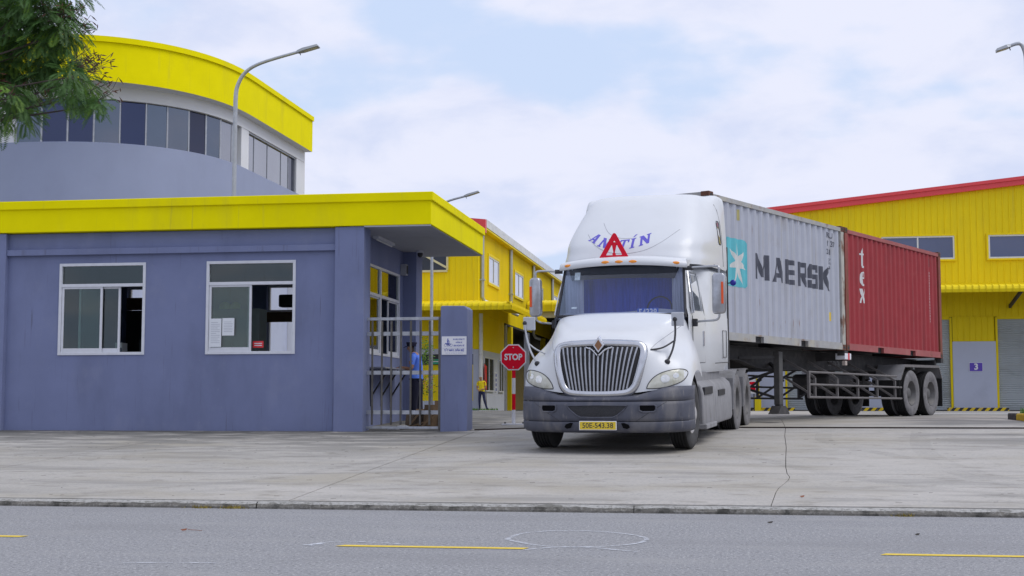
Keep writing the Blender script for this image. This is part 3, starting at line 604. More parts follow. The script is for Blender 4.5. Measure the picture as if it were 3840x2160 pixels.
for k in (-1, 0, 1):
    a = 5.95+4.16*k; b = a+2.85; z0, z1 = 6.93, 7.87; mb = MB()
    for q in ((a, a+.06, z0, z1), (b-.06, b, z0, z1), (a+.06, b-.06, z0, z0+.06), (a+.06, b-.06, z1-.06, z1), ((a+b)/2-.03, (a+b)/2+.03, z0+.06, z1-.06)): mb.box(q[0], q[1], 57.92, 58.03, q[2], q[3])
    f = mb.build('window', white_frame, WR)
    mb = MB()
    for q in ((a-.07, a-.002, z0-.07, z1+.07), (b+.002, b+.07, z0-.07, z1+.07), (a-.002, b+.002, z0-.07, z0-.002), (a-.002, b+.002, z1+.002, z1+.07)): mb.box(q[0], q[1], 57.9, 58.03, q[2], q[3])
    o = mb.build('surround', yellow_sheet); o.parent = f; o.location = (0, 0, 0)
    for u0, u1 in ((a+.06, (a+b)/2-.03), ((a+b)/2+.03, b-.06)):
        o = MB().box(u0, u1, 57.955, 57.965, z0+.06, z1-.06).build('pane', wr_glass); o.parent = f; o.location = (0, 0, 0)
cpm = canopy_panel_mesh(.245, 3.0, 5.64, 5.36, .3)
for i in range(66): link('canopy_panel', cpm, None, WR, Vector((-2+i*.245, 57.99, 0))-WR.location)
for i in range(5): MB().bar((-1.5+i*4.12, 57.95, 5.0), (-1.5+i*4.12, 55.3, 5.48), .08, .14).build('canopy_bracket', dark_steel, WR)
stripe_mats = {}
def stripes(name, pitch, slant, c1=(.74, .52, .01), c2=(.03, .03, .032)):
    m = bpy.data.materials.new(name); m.use_nodes = True; t = m.node_tree; K = t.links.new; p = t.nodes['Principled BSDF']; p.inputs['Roughness'].default_value = .75
    tcx = t.nodes.new('ShaderNodeTexCoord'); s = t.nodes.new('ShaderNodeSeparateXYZ'); K(tcx.outputs['Object'], s.inputs[0])
    a = t.nodes.new('ShaderNodeMath'); a.operation = 'MULTIPLY'; a.inputs[1].default_value = slant; K(s.outputs['Z'], a.inputs[0])
    b = t.nodes.new('ShaderNodeMath'); b.operation = 'SUBTRACT'; K(s.outputs['X'], b.inputs[0]); K(a.outputs[0], b.inputs[1])
    c = t.nodes.new('ShaderNodeMath'); c.operation = 'PINGPONG'; c.inputs[1].default_value = pitch/2; K(b.outputs[0], c.inputs[0])
    d = t.nodes.new('ShaderNodeMath'); d.operation = 'GREATER_THAN'; d.inputs[1].default_value = pitch/4; K(c.outputs[0], d.inputs[0])
    n = t.nodes.new('ShaderNodeTexNoise'); n.inputs['Scale'].default_value = 9; n.inputs['Detail'].default_value = 5; K(tcx.outputs['Object'], n.inputs[0])
    r = t.nodes.new('ShaderNodeMapRange'); r.inputs[1].default_value = .58; r.inputs[2].default_value = .66; r.inputs[4].default_value = .5; K(n.outputs['Fac'], r.inputs[0])
    x = t.nodes.new('ShaderNodeMix'); x.data_type = 'RGBA'; K(d.outputs[0], x.inputs[0]); x.inputs[6].default_value = tuple(c1)+(1,); x.inputs[7].default_value = tuple(c2)+(1,)
    y = t.nodes.new('ShaderNodeMix'); y.data_type = 'RGBA'; K(r.outputs[0], y.inputs[0]); K(x.outputs[2], y.inputs[6]); y.inputs[7].default_value = (.25, .24, .23, 1); K(y.outputs[2], p.inputs['Base Color']); return m
stripe_kerb = stripes('hazard_stripes', .29, .9)
dark_recess = M('dark_recess', (.06, .06, .065), .9)
labs = ['leftmost black and yellow striped bumper kerb seen under the trailer beside the yellow bollard', 'middle black and yellow striped bumper kerb seen between the trailer wheels', 'black and yellow striped bumper kerb below the number 3 sign', 'striped bumper kerb at the right edge by the grass island']
for k in range(-2, 2):
    p0 = 8.62+4.12*k; p1 = p0+1.66
    MB().box(p0, p1, 57.9, 58.2, .8, 3.62).build('dock_panel', light_grey_wall, WR, bevel=.015)
    ribbed_front(p0+.02, p1-.02, 57.97, 3.62, 4.62, .235).build('wall_sheet', yellow_sheet, WR)
    mb = MB(); mb.box(p0-.09, p0-.005, 57.93, 58.05, .86, 4.58).box(p1+.005, p1+.09, 57.93, 58.05, .86, 4.58); mb.build('door_jamb', yellow_sheet, WR)
    shutter(p1+.09, p0+4.12-.09, 58.08, .88, 4.55).build('roller_shutter', shutter_mat, WR)
    MB().box(p1+.09, p0+4.12-.09, 57.98, 58.05, 4.5, 4.66).build('door_head', yellow_sheet, WR)
    MB().box(p1+.01, p0+4.12-.01, 57.97, 58.07, .84, .90).build('door_sill', dark_recess, WR)
    if k < 1 or True:
        b = thing('bumper_kerb', labs[k+2], 'bumper kerb', ((p0+p1)/2, 57.55, .86), group='striped bumper kerbs along the warehouse')
        MB().box(p0-.3, p1+.35, 57.4, 57.7, .80, .99).build('painted_block', stripe_kerb, b, bevel=.02)
shutter(-1.9, -4.0+4.3, 58.08, .88, 4.55).build('roller_shutter', shutter_mat, WR)
n3 = thing('dock_number_sign', 'small violet plate with white number 3 on the grey dock panel', 'sign', (9.5, 57.88, 2.42))
violet = M('sign_violet', (.10, .05, .45), .5, var=.04)
MB().box(9.235, 9.755, 57.875, 57.895, 2.42, 2.78).build('plate', sign_white, n3); MB().box(9.25, 9.74, 57.868, 57.8745, 2.435, 2.765).build('face', violet, n3)
text_on('numeral', '3', .34, (9.50, 57.866, 2.60), sign_white, n3, bold=.012)
# left warehouse
WL = thing('long_warehouse', 'long yellow steel warehouse with downpipes and side windows behind the guard house', 'warehouse', (-16, 70, .86))
XS = -11.88; zl = lambda x: 9.9+.10*(XS-x)
ribbed_front(-34, XS, 65, 5.4, lambda x: zl(x)-.3, .27).build('front_wall', yellow_sheet, WL)
def ribbed_side(x, y0, y1, z0, z1, pitch=.27, d=.03):
    prof = []; y = y0
    while y < y1:
        prof += [(x, y), (x, y+pitch*.74), (x+d, y+pitch*.80), (x+d, y+pitch*.94)]; y += pitch
    return MB().grid([[(a, b, z0) for a, b in prof], [(a, b, z1) for a, b in prof]])
ribbed_side(XS, 65, 112, 5.4, 9.75).build('side_wall', yellow_sheet, WL)
MB().prism([(-34, zl(-34)-.62), (XS+.35, zl(XS+.35)-.62), (XS+.35, zl(XS+.35)), (-34, zl(-34))], 64.75, 65.05).build('roof_trim', red_sheet, WL)
MB().grid([[(-34, 65.04, zl(-34)-.02), (XS+.3, 65.04, zl(XS+.3)-.02)], [(-34, 112, zl(-34)-.02), (XS+.3, 112, zl(XS+.3)-.02)]]).build('roof', galv, WL)
gut = M('gutter_white', (.62, .64, .68), .5, var=.12, vs=2, dirt=[((.25, .24, .24), .5, 1.5, (1, .3, 3), .55, .75)])
MB().box(XS+.1, XS+.36, 65.06, 112, 9.52, 9.90).build('eave_gutter', gut, WL); MB().box(XS-.02, XS+.34, 65.06, 112, 9.42, 9.5).build('eave_soffit', yellow_sheet, WL)
for y, z0 in ((65.25, 5.9), (73.9, 5.9), (82.5, 5.0), (91.3, 5.0), (100, 5)):
    MB().tube([(XS+.12, y, 9.5), (XS+.12, y, z0+.3), (XS+.2, y+.1, z0+.12), (XS+.5, y+.2, z0)], .09, 8).build('downpipe', galv, WL)
    MB().box(XS+.0, XS+.24, y-.12, y+.12, 7.0, 7.06).build('pipe_clip', galv, WL)
MB().tube([(-11.75, 64.85, 5.4), (-11.75, 64.85, .86)], .09, 10).build('downpipe', gut, WL)
cream_ = M('cream_frame', (.6, .56, .36), .7)
wl_glass = drum_glass('pale_reflecting_pane', (.50, .53, .60), .7)
def side_win(y0, y1, z0, z1, x, gm, mull=1, fm=white_frame, sur=True):
    mb = MB()
    for q in ((y0, y0+.07, z0, z1), (y1-.07, y1, z0, z1), (y0+.07, y1-.07, z0, z0+.07), (y0+.07, y1-.07, z1-.07, z1)): mb.box(x-.02, x+.07, q[0], q[1], q[2], q[3])
    for i in range(mull):
        ym = y0+(y1-y0)*(i+1)/(mull+1); mb.box(x-.02, x+.07, ym-.035, ym+.035, z0+.07, z1-.07)
    f = mb.build('window', fm, WL)
    if sur:
        o = MB().box(x-.02, x+.09, y0-.12, y0-.002, z0-.12, z1+.12).box(x-.02, x+.09, y1+.002, y1+.12, z0-.12, z1+.12).box(x-.02, x+.09, y0, y1, z0-.12, z0-.002).box(x-.02, x+.09, y0, y1, z1+.002, z1+.12).build('surround', yellow_sheet); o.parent = f; o.location = (0, 0, 0)
    for i in range(mull+1):
        a = y0+(y1-y0)*i/(mull+1)+.05; b = y0+(y1-y0)*(i+1)/(mull+1)-.05
        o = MB().box(x+.032, x+.04, a, b, z0+.07, z1-.07).build('pane', gm); o.parent = f; o.location = (0, 0, 0)
for y0 in (67.3, 75.6, 84.0, 92.4): side_win(y0, y0+3.1, 7.1, 8.4, XS, wl_glass)
cpl = canopy_panel_mesh(.28, 3.0, 5.72, 5.38, .3); cps2 = canopy_panel_mesh(.28, 2.05, 5.72, 5.38, .3)
for i in range(28): link('canopy_panel', cpl, None, WL, Vector((XS-(i+1)*.28, 64.99, 0))-WL.location)
for i in range(31): link('canopy_panel', cps2, None, WL, Vector((XS+.01, 65.0+i*.28, 0))-WL.location, rot=(0, 0, rad(90)))
lip1 = canopy_panel_mesh(.29, 3.0, 5.72, 5.38, .3, True); lip2 = canopy_panel_mesh(.30, 2.05, 5.72, 5.38, .3, True)
for i in range(7): link('canopy_lip', lip1, None, WL, Vector((XS+i*.29, 64.99, 0))-WL.location)
for i in range(10): link('canopy_lip', lip2, None, WL, Vector((XS+.01, 62.0+i*.30, 0))-WL.location, rot=(0, 0, rad(90)))
cq = (XS+1.82, 62.22, 5.735); MB().add([(XS, 62.22, 5.735), cq, (XS+1.82, 65.0, 5.735), (XS, 65.0, 6.02)], [(0, 1, 3), (1, 2, 3)]).build('canopy_corner', yellow_sheet, WL)
MB().box(-34, -12, 111.9, 112, .7, 9.6).box(-34, -33.9, 65.1, 112, .7, 11).build('rear_walls', yellow_sheet, WL)
MB().box(-15.2, -13.45, 64.93, 65.02, 7.5, 9.05).build('gable_window', drum_glass('gable_pane', (.05, .06, .09), .3), WL); MB().bar((-15.2, 64.9, 8.6), (-13.45, 64.9, 7.62), .03, .1).build('gable_brace', cream_, WL)
MB().box(-15.3, -13.4, 64.9, 65.02, 7.4, 7.498).box(-13.448, -13.36, 64.9, 65.02, 7.5, 9.1).build('gable_window_frame', cream_, WL)
# front lower wall seen through the gate
MB().box(-34, -12.15, 65.02, 65.2, 3.75, 5.45).build('front_sheet', yellow_sheet, WL); MB().box(-34, -12.15, 64.98, 65.2, 3.5, 3.748).build('lintel', light_grey_wall, WL)
MB().box(-34, -12.15, 65.1, 65.2, 3.0, 3.5).build('window_strip', drum_glass('dark_strip', (.03, .035, .045), .1), WL)
MB().box(-34, -12.15, 65.02, 65.2, 1.3, 3.0).build('yellow_door', yellow_sheet, WL); MB().box(-34, -12.15, 64.97, 65.2, .7, 1.298).build('plinth', light_grey_wall, WL)
MB().box(-12.14, -11.87, 64.96, 72.4, .7, 3.72).build('office_wall', light_grey_wall, WL); MB().box(-12.14, -11.885, 64.99, 72.4, 3.722, 5.42).build('yellow_sheet_band', yellow_sheet, WL)
gr = atY(1637, 1356, 64.9); gs = thing('green_sign', 'small green sign on the yellow warehouse front behind the gate', 'sign', (gr.x, 64.9, gr.z))
MB().box(gr.x-.35, gr.x+.35, 64.86, 64.9, gr.z-.12, gr.z+.12).build('plate', M('sign_green', (.02, .32, .2), .5), gs); MB().box(gr.x-.2, gr.x+.2, 64.853, 64.8595, gr.z-.02, gr.z+.02).build('lettering', sign_white, gs)
inner_glass = drum_glass('office_pane', (.10, .105, .10), .3)
side_win(66.15, 68.9, 1.75, 3.42, XS+.01, inner_glass, 1, white_frame, False); side_win(70.4, 71.9, 1.75, 3.42, XS+.01, inner_glass, 1, white_frame, False)
bb = thing('blue_wall_sign', 'narrow vertical blue and white sign between the grey office windows', 'sign', (-11.85, 69.6, 2.2))
MB().box(-11.868, -11.84, 69.45, 69.8, 1.75, 2.75).build('plate', sign_white, bb)
for i in range(4): MB().box(-11.839, -11.834, 69.5, 69.75, 1.8+i*.24, 1.95+i*.24).build('panel', sign_blue, bb)
# covered loading bay further along the side
shade_sheet = M('shaded_yellow_sheet', (.20, .14, .02), .8, var=.2)  # yellow sheet with the shade of the covered bay put into its colour
MB().box(-15.9, -15.8, 72.4, 112, .7, 5.45).build('bay_back_wall', shade_sheet, WL); MB().box(-15.8, -12.15, 72.35, 72.45, .7, 5.45).build('bay_end_wall', dark_interior, WL)
MB().box(-15.85, -11.89, 72.46, 111.8, 5.3, 5.6).build('bay_ceiling', dark_interior, WL)
for y, m_ in ((72.7, galv), (74.6, yellow_sheet), (81, light_grey_wall), (88, yellow_sheet)):
    MB().box(-12.1, -11.8, y-.2, y+.2, .8, 5.3).build('bay_column', m_, WL, bevel=.02)
lean = thing('loading_shed', 'dark loading shed with yellow canopy edge projecting from the long warehouse', 'shed', (-8.5, 84, .86))
cream = M('cream_beam', (.55, .52, .38), .7, var=.06)
cps = canopy_panel_mesh(.5, 1.0, 7.05, 6.5)
for i in range(14): link('canopy_panel', cps, None, lean, Vector((XS+.1+i*.5, 81, 0))-lean.location)
MB().box(XS+.05, -4.8, 80.3, 80.6, 6.15, 6.52).build('beam', cream, lean); MB().box(XS+.05, -4.8, 80.7, 96, 6.5, 6.6).build('roof', dark_interior, lean)
MB().box(XS+.05, -4.8, 95.9, 96, .7, 6.5).build('back_wall', shade_sheet, lean); MB().box(-4.9, -4.8, 81, 96, .7, 6.5).build('end_wall', shade_sheet, lean)
for x in (-9.9, -7.2): MB().box(x-.15, x+.15, 80.35, 80.65, .8, 6.15).build('column', dark_steel, lean)
MB().box(-10.6, -9.2, 92, 94, .86, 4.2).build('stacked_goods', M('shed_boxes', (.16, .12, .05), .9, var=.3, vs=1.2), lean)
# ================================================================== WHEELS
def wheel_meshes(R=.52, wd=.29, dish='steer', rim_mat=None, sidewall=None):
    h = wd/2; t = MB()
    t.mi = 0; side = [(-h*.82, R*.56), (-h*.98, R*.66), (-h, R*.84), (-h*.9, R*.955), (-h*.8, R*.985)]
    t.lathe(side, 40); t.lathe([(-a, r) for a, r in side], 40)
    t.mi = 1; tr = [(-h*.8, R*.985), (-h*.74, R)]
    for g in (-.45, -.15, .15, .45): tr += [(h*(g-.045), R), (h*(g-.04), R*.975), (h*(g+.04), R*.975), (h*(g+.045), R)]
    tr += [(h*.74, R), (h*.8, R*.985)]; t.lathe(tr, 40)
    tm = t.mesh('tyre'); tm.materials.append(sidewall or dusty_rubber); tm.materials.append(rubber)
    for p in tm.polygons: p.use_smooth = True
    r = MB(); r.mi = 0
    if dish == 'steer':
        r.lathe([(h*.82, R*.56), (h*.86, R*.53), (h*.45, R*.50), (h*.40, R*.44), (h*.72, R*.30), (h*.78, R*.24), (h*1.15, R*.20), (h*1.25, R*.12), (h*1.25, .001)], 30)
        for k in range(10):
            a = 2*math.pi*k/10; r.mi = 1; r.tube([(h*.54, R*.375*math.cos(a), R*.375*math.sin(a)), (h*.66, R*.375*math.cos(a), R*.375*math.sin(a))], R*.055, 8); r.mi = 0
            r.tube([(h*.7, R*.27*math.cos(a+.3), R*.27*math.sin(a+.3)), (h*1.0, R*.27*math.cos(a+.3), R*.27*math.sin(a+.3))], .014, 6)
    else:
        r.lathe([(h*.82, R*.56), (h*.88, R*.545), (h*.80, R*.52), (-h*.2, R*.49), (-h*.45, R*.40), (-h*.45, R*.27), (h*.25, R*.24), (h*.45, R*.19), (h*.45, .001)], 30)
        for k in range(10):
            a = 2*math.pi*k/10; r.tube([(-h*.45, R*.32*math.cos(a), R*.32*math.sin(a)), (-h*.15, R*.32*math.cos(a), R*.32*math.sin(a))], .015, 6)
    r.lathe([(-h*.82, R*.56), (-h*.7, R*.48), (-h*.7, .001)], 24)
    rm = r.mesh('wheel'); rm.materials.append(rim_mat or dusty_grey); rm.materials.append(black_plastic)
    for p in rm.polygons: p.use_smooth = len(p.vertices) == 4
    return rm, tm
rim_dust = M('dusty_rim', (.13, .127, .127), .6, .4, var=.2, vs=9)
def put_wheel(ms, parent, loc, flip=False, steer=0):
    wo = link('wheel', ms[0], None, parent, loc); wo.rotation_euler = (random.uniform(0, 6), 0, (math.pi if flip else 0)+steer)
    link('tyre', ms[1], None, wo); return wo
steer_w = wheel_meshes(.525, .30, 'steer', sidewall=M('dark_sidewall', (.05, .05, .052), .9, var=.25, vs=8), rim_mat= M('aluminium_rim', (.45, .44, .44), .5, .6, var=.2, vs=9)); drive_w = wheel_meshes(.525, .27, 'drive', rim_dust)
# ================================================================== TRACTOR UNIT
KS = .955
pitch_t = .0392
TR = thing('truck_tractor', 'white long-nosed truck tractor with roof fairing pulling two containers', 'truck', (-1.894, 19.535, gz(-1.8, 20.67)-1.2*KS*math.sin(pitch_t)), (pitch_t, 0, -rad(8.02)))
TR.scale = (KS, KS, KS)
def T(mb, name, mats, **k):
    k.setdefault('world', False); return mb.build(name, mats, TR, **k)
hoodR = [
 [(0, .10, .86), (0, .115, 1.12), (0, .15, 1.42), (0, .27, 1.665), (0, .66, 1.83), (0, 1.16, 1.98), (0, 1.62, 2.10)],
 [(.32, .11, .86), (.34, .125, 1.12), (.37, .16, 1.42), (.38, .28, 1.66), (.40, .67, 1.83), (.42, 1.17, 1.975), (.45, 1.63, 2.095)],
 [(.50, .14, .87), (.57, .165, 1.12), (.63, .215, 1.41), (.66, .35, 1.635), (.72, .72, 1.79), (.79, 1.2, 1.94), (.84, 1.66, 2.075)],
 [(.62, .17, .885), (.70, .205, 1.12), (.76, .28, 1.385), (.80, .44, 1.56), (.87, .8, 1.68), (.95, 1.25, 1.85), (1.01, 1.70, 2.01)],
 [(.78, .22, .905), (.84, .265, 1.11), (.875, .36, 1.31), (.90, .55, 1.455), (.955, .88, 1.56), (1.01, 1.3, 1.72), (1.055, 1.73, 1.89)],
 [(.98, .34, .94), (1.03, .37, 1.11), (1.06, .47, 1.28), (1.08, .66, 1.42), (1.10, .93, 1.51), (1.115, 1.33, 1.585), (1.115, 1.75, 1.64)],
 [(1.15, .49, .975), (1.19, .52, 1.07), (1.21, .60, 1.18), (1.22, .75, 1.29), (1.225, .97, 1.355), (1.22, 1.35, 1.385), (1.185, 1.77, 1.37)],
 [(1.215, .62, .86), (1.225, .655, .93), (1.235, .73, 1.04), (1.24, .88, 1.14), (1.24, 1.07, 1.195), (1.235, 1.43, 1.19), (1.215, 1.82, .98)]]
hoodR[5] = [(x+.015, y, z) for x, y, z in hoodR[5]]; hoodR[6] = [(x+.045, y, z) for x, y, z in hoodR[6]]; hoodR[7] = [(x+.055, y, z) for x, y, z in hoodR[7]]
cols = [[(-x, y, z) for x, y, z in c] for c in hoodR[:0:-1]]+hoodR
hood = T(MB().grid(cols), 'hood', white_paint, smooth=True, subsurf=2)
def bvh_of(o):
    bpy.context.view_layer.update(); return BVHTree.FromObject(o, bpy.context.evaluated_depsgraph_get())
HB = bvh_of(hood)
def hy(x, z, B=None, default=.3):
    h = (B or HB).ray_cast(Vector((x, -2, z)), Vector((0, 1, 0))); return h[0].y if h[0] else default
def hx(s, y, z, B):
    h = B.ray_cast(Vector((s*4, y, z)), Vector((-s, 0, 0))); return h[0].x if h[0] else s*1.2
# grille
mesh_black = M('grille_mesh_black', (.02, .02, .022), .6, .3, var=.3, vs=40)
loop = smooth_pts([(-.45, 1.585), (0, 1.60), (.45, 1.585), (.60, 1.555), (.645, 1.46), (.62, 1.28), (.575, 1.09), (.53, .965), (.45, .89), (.3, .862), (0, .852), (-.3, .862), (-.45, .89), (-.53, .965), (-.575, 1.09), (-.62, 1.28), (-.645, 1.46), (-.60, 1.555), (-.45, 1.585)], 5)[:-1]
nl = len(loop); rows = [[], [], [], [], []]
for i, (x, z) in enumerate(loop):
    a, b = loop[i-1], loop[(i+1) % nl]; tx, tz = b[0]-a[0], b[1]-a[1]; L = math.hypot(tx, tz); nx, nz = -tz/L, tx/L     # left normal = outward
    if nx*x+nz*(z-1.2) < 0: nx, nz = -nx, -nz
    y = hy(x, max(z, .95))
    for q, (d, f) in enumerate(((.064, .005), (.056, -.03), (.0, -.05), (-.046, -.04), (-.052, .03))):
        rows[q].append((x+nx*d, (hy(x+nx*d, max(.95, z+nz*d), default=y) if q == 0 else y)+f, z+nz*d))
T(MB().grid(rows, True), 'grille_surround', chrome, smooth=True)
rows = []
for i in range(13):
    z = .875+(1.59-.875)*i/12; hw = lerp_tab(z, [(.86, .34), (.90, .44), (.965, .51), (1.09, .56), (1.28, .60), (1.46, .625), (1.56, .57), (1.6, .4)])
    rows.append([(hw*(j/6-1), hy(hw*(j/6-1), max(z, .93))-.008, z) for j in range(13)])
T(MB().grid(rows), 'grille_backing', mesh_black)
bar_chrome = M('grille_bar_chrome', (.36, .37, .40), .3, .9, var=.08, vs=20)
for k in range(-8, 9):
    xt = k*.0705; xb = xt*.76; zt_ = 1.545-max(0, .11-abs(xt))*1.1; zb_ = .888+.05*(abs(xb)/.43)**4; P = []
    for i in range(7):
        u = i/6; x = xb+(xt-xb)*u; z = zb_+(zt_-zb_)*u; P.append((x, hy(x, max(z, .93))-.022, z))
    T(MB().tube(P, .0062 if k else .013, 6, ry=.014), 'grille_bar', bar_chrome)
ey_ = hy(0, 1.55)-.06
T(MB().add([(0, ey_-.02, 1.46), (.088, ey_, 1.575), (0, ey_, 1.70), (-.088, ey_, 1.575), (0, ey_+.09, 1.44), (.1, ey_+.09, 1.575), (0, ey_+.12, 1.72), (-.1, ey_+.09, 1.575)], [(0, 1, 2, 3), (0, 4, 5, 1), (1, 5, 6, 2), (2, 6, 7, 3), (3, 7, 4, 0)]), 'emblem', chrome, bevel=.006)
T(MB().add([(0, ey_-.026, 1.495), (.058, ey_-.012, 1.575), (0, ey_-.005, 1.66), (-.058, ey_-.012, 1.575)], [(0, 1, 2, 3)]), 'emblem_inlay', M('emblem_brown', (.22, .10, .04), .4))
# V chrome brackets left and right of the emblem
for s in (-1, 1): T(MB().tube([(s*.20, hy(s*.2, 1.55)-.03, 1.545), (s*.10, hy(.1, 1.52)-.04, 1.51), (s*.012, hy(0, 1.44)-.045, 1.425)], .014, 6), 'grille_brow', chrome)
# headlights
lens = M('headlight_lens', (.56, .56, .49), .12, .0, var=.15, vs=9, coat=.8, dirt=[((.30, .29, .17), .6, 7, (1, 1, 1), .45, .7)])
lamp_bowl = M('headlight_reflector', (.7, .7, .68), .15, .8, var=.1, vs=20)
HLo = [(.705, .935), (.725, 1.0), (.785, 1.085), (.87, 1.15), (.97, 1.19), (1.08, 1.21), (1.15, 1.21), (1.20, 1.185), (1.21, 1.13), (1.17, 1.05), (1.08, .995), (.96, .955), (.83, .935)]
def conform(poly, B, off, cen=None, rings=3, push=0):
    cxp = cen or (sum(p[0] for p in poly)/len(poly), sum(p[1] for p in poly)/len(poly)); n = len(poly); vs_ = []; fs_ = []
    for r in range(rings, 0, -1):
        u = r/rings
        for x, z in poly:
            X, Z = cxp[0]+(x-cxp[0])*u, cxp[1]+(z-cxp[1])*u; vs_.append((X, hy(X, Z, B)-off-push*(1-u*u), Z))
    vs_.append((cxp[0], hy(cxp[0], cxp[1], B)-off-push, cxp[1])); c = len(vs_)-1
    for r in range(rings-1):
        for i in range(n): fs_.append((r*n+i, r*n+(i+1) % n, (r+1)*n+(i+1) % n, (r+1)*n+i))
    for i in range(n): fs_.append(((rings-1)*n+i, (rings-1)*n+(i+1) % n, c))
    return vs_, fs_
for s in (-1, 1):
    pl = [(s*(x+.03*(x-.7)/.5), z) for x, z in smooth_pts(HLo+[HLo[0]], 3)[:-1]]
    v_, f_ = conform(pl, HB, .004, rings=4, push=.012); hl = T(MB().add(v_, f_), 'headlight', lens, smooth=True)
    rim = MB(); n = len(pl); P = [(x, hy(x, z)-.004, z) for x, z in pl]+[(pl[0][0], hy(*pl[0])-.004, pl[0][1])]; rim.tube(P, .007, 5, cap=False)
    o = T(rim, 'lamp_rim', black_plastic); o.parent = hl; 
    for cx_, cz_, rr in ((s*.96, 1.075, .062), (s*1.10, 1.12, .04)):
        pb = [(cx_+rr*math.cos(2*math.pi*j/16), cz_+rr*math.sin(2*math.pi*j/16)) for j in range(16)]
        v_, f_ = conform(pb, HB, .019, rings=2, push=.004); o = T(MB().add(v_, f_), 'lamp_bowl', lamp_bowl, smooth=True); o.parent = hl
# bumper
CB = [(0, 0), (.2, .001), (.4, .01), (.6, .03), (.78, .07), (.96, .13), (1.10, .23), (1.20, .35), (1.265, .50), (1.295, .66), (1.30, .84)]
CBf = [(-x, y) for x, y in CB[:0:-1]]+CB
def blevel(z, dy, sx=1.0): return [(x*sx, y+dy, z(x) if callable(z) else z) for x, y in CBf]
zt_f = lambda x: .825+.14*sstep(.45, 1.15, abs(x)); zu_f = lambda x: .80+.10*sstep(.45, 1.15, abs(x))
bump = T(MB().grid([blevel(.462, .035), blevel(.468, .012), blevel(.52, 0), blevel(.60, -.008), blevel(.70, 0), blevel(.748, .012), blevel(.754, .04)]), 'bumper', bumper_plastic, smooth=True)
T(MB().grid([blevel(.29, .35, .9), blevel(.29, .16, .95), blevel(.305, .07, .98), blevel(.345, .022), blevel(.44, .008), blevel(.456, .014), blevel(.458, .04)]), 'bumper_valance', bumper_plastic, smooth=True)
T(MB().grid([blevel(.758, .04), blevel(.764, .014), blevel(lambda x: .5*(.764+zu_f(x)), .014), blevel(zu_f, .03), blevel(zt_f, .07), blevel(lambda x: zt_f(x)+.005, .22, .94)]), 'bumper_cap', bumper_plastic, smooth=True)
T(MB().grid([[(x*.9, y+.10, .3) for x, y in CBf], [(x*.9, y+.10, .86) for x, y in CBf]]), 'bumper_core', black_plastic)
BBv = bvh_of(bump)
inset_dark = M('bumper_mesh', (.035, .036, .042), .7, .2, var=.25, vs=60, bump=.6, bs=180)
poly = [(-.455, .695), (-.2, .70), (0, .702), (.2, .70), (.455, .695), (.40, .63), (.30, .55), (.24, .525), (0, .52), (-.24, .525), (-.30, .55), (-.40, .63)]
v_, f_ = conform(poly, BBv, .004, rings=3); o = T(MB().add(v_, f_), 'bumper_mesh', inset_dark)
o2 = T(MB().tube([(x, hy(x, z, BBv)-.004, z) for x, z in poly+[poly[0]]], .011, 6, cap=False), 'mesh_frame', bumper_plastic); o2.parent = o
for s in (-1, 1):
    poly = [(s*x, z) for x, z in ((.62, .69), (.64, .705), (.83, .705), (.86, .685), (.86, .63), (.83, .602), (.67, .60), (.625, .625))]
    v_, f_ = conform(poly, BBv, .006, rings=2); o = T(MB().add(v_, f_), 'fog_recess_plate', M('recess_black', (.006, .006, .007), .9, spec=0.05))  # flat black plate, its colour stands in for the shaded fog lamp recess
    q = T(MB().tube([(x, hy(x, z, BBv)-.006, z) for x, z in poly+[poly[0]]], .014, 6, cap=False), 'fog_bezel', bumper_plastic); q.parent = o
    poly = [(s*x, z) for x, z in ((.36, .44), (.40, .445), (.47, .42), (.49, .38), (.45, .355), (.39, .37))]
    v_, f_ = conform(poly, None, 0, rings=1)
    v_ = [(x, -.003+.02*abs(x)**2, z) for x, y, z in v_]; T(MB().add(v_, f_), 'tow_eye', MATS['recess_black'])  # black patch painted for the shade inside the tow hook hole
for s in (-1, 1):
    P_ = [(s*(.58+.42*i/10), .47+.275*i/10) for i in range(11)]
    T(MB().tube([(x, hy(x, z, BBv)+.0005, z) for x, z in P_], .004, 4), 'bumper_seam', black_plastic)
plate_y = M('plate_yellow', (.72, .53, .03), .45, var=.05, vs=20)
T(MB().box(-.26, .30, -.030, -.014, .338, .472), 'number_plate', sign_white, bevel=.006); T(MB().box(-.248, .288, -.034, -.0305, .349, .461), 'plate_face', plate_y)
me = text_mesh('50E-543.38', .105, .001); xs = [v.co.x for v in me.vertices]; k_ = .46/(max(xs)-min(xs))
for v in me.vertices: v.co.x *= k_
link('plate_lettering', me, M('plate_black', (.05, .05, .04), .6), TR, (.02, -.036, .404), rot=(rad(90), 0, 0))
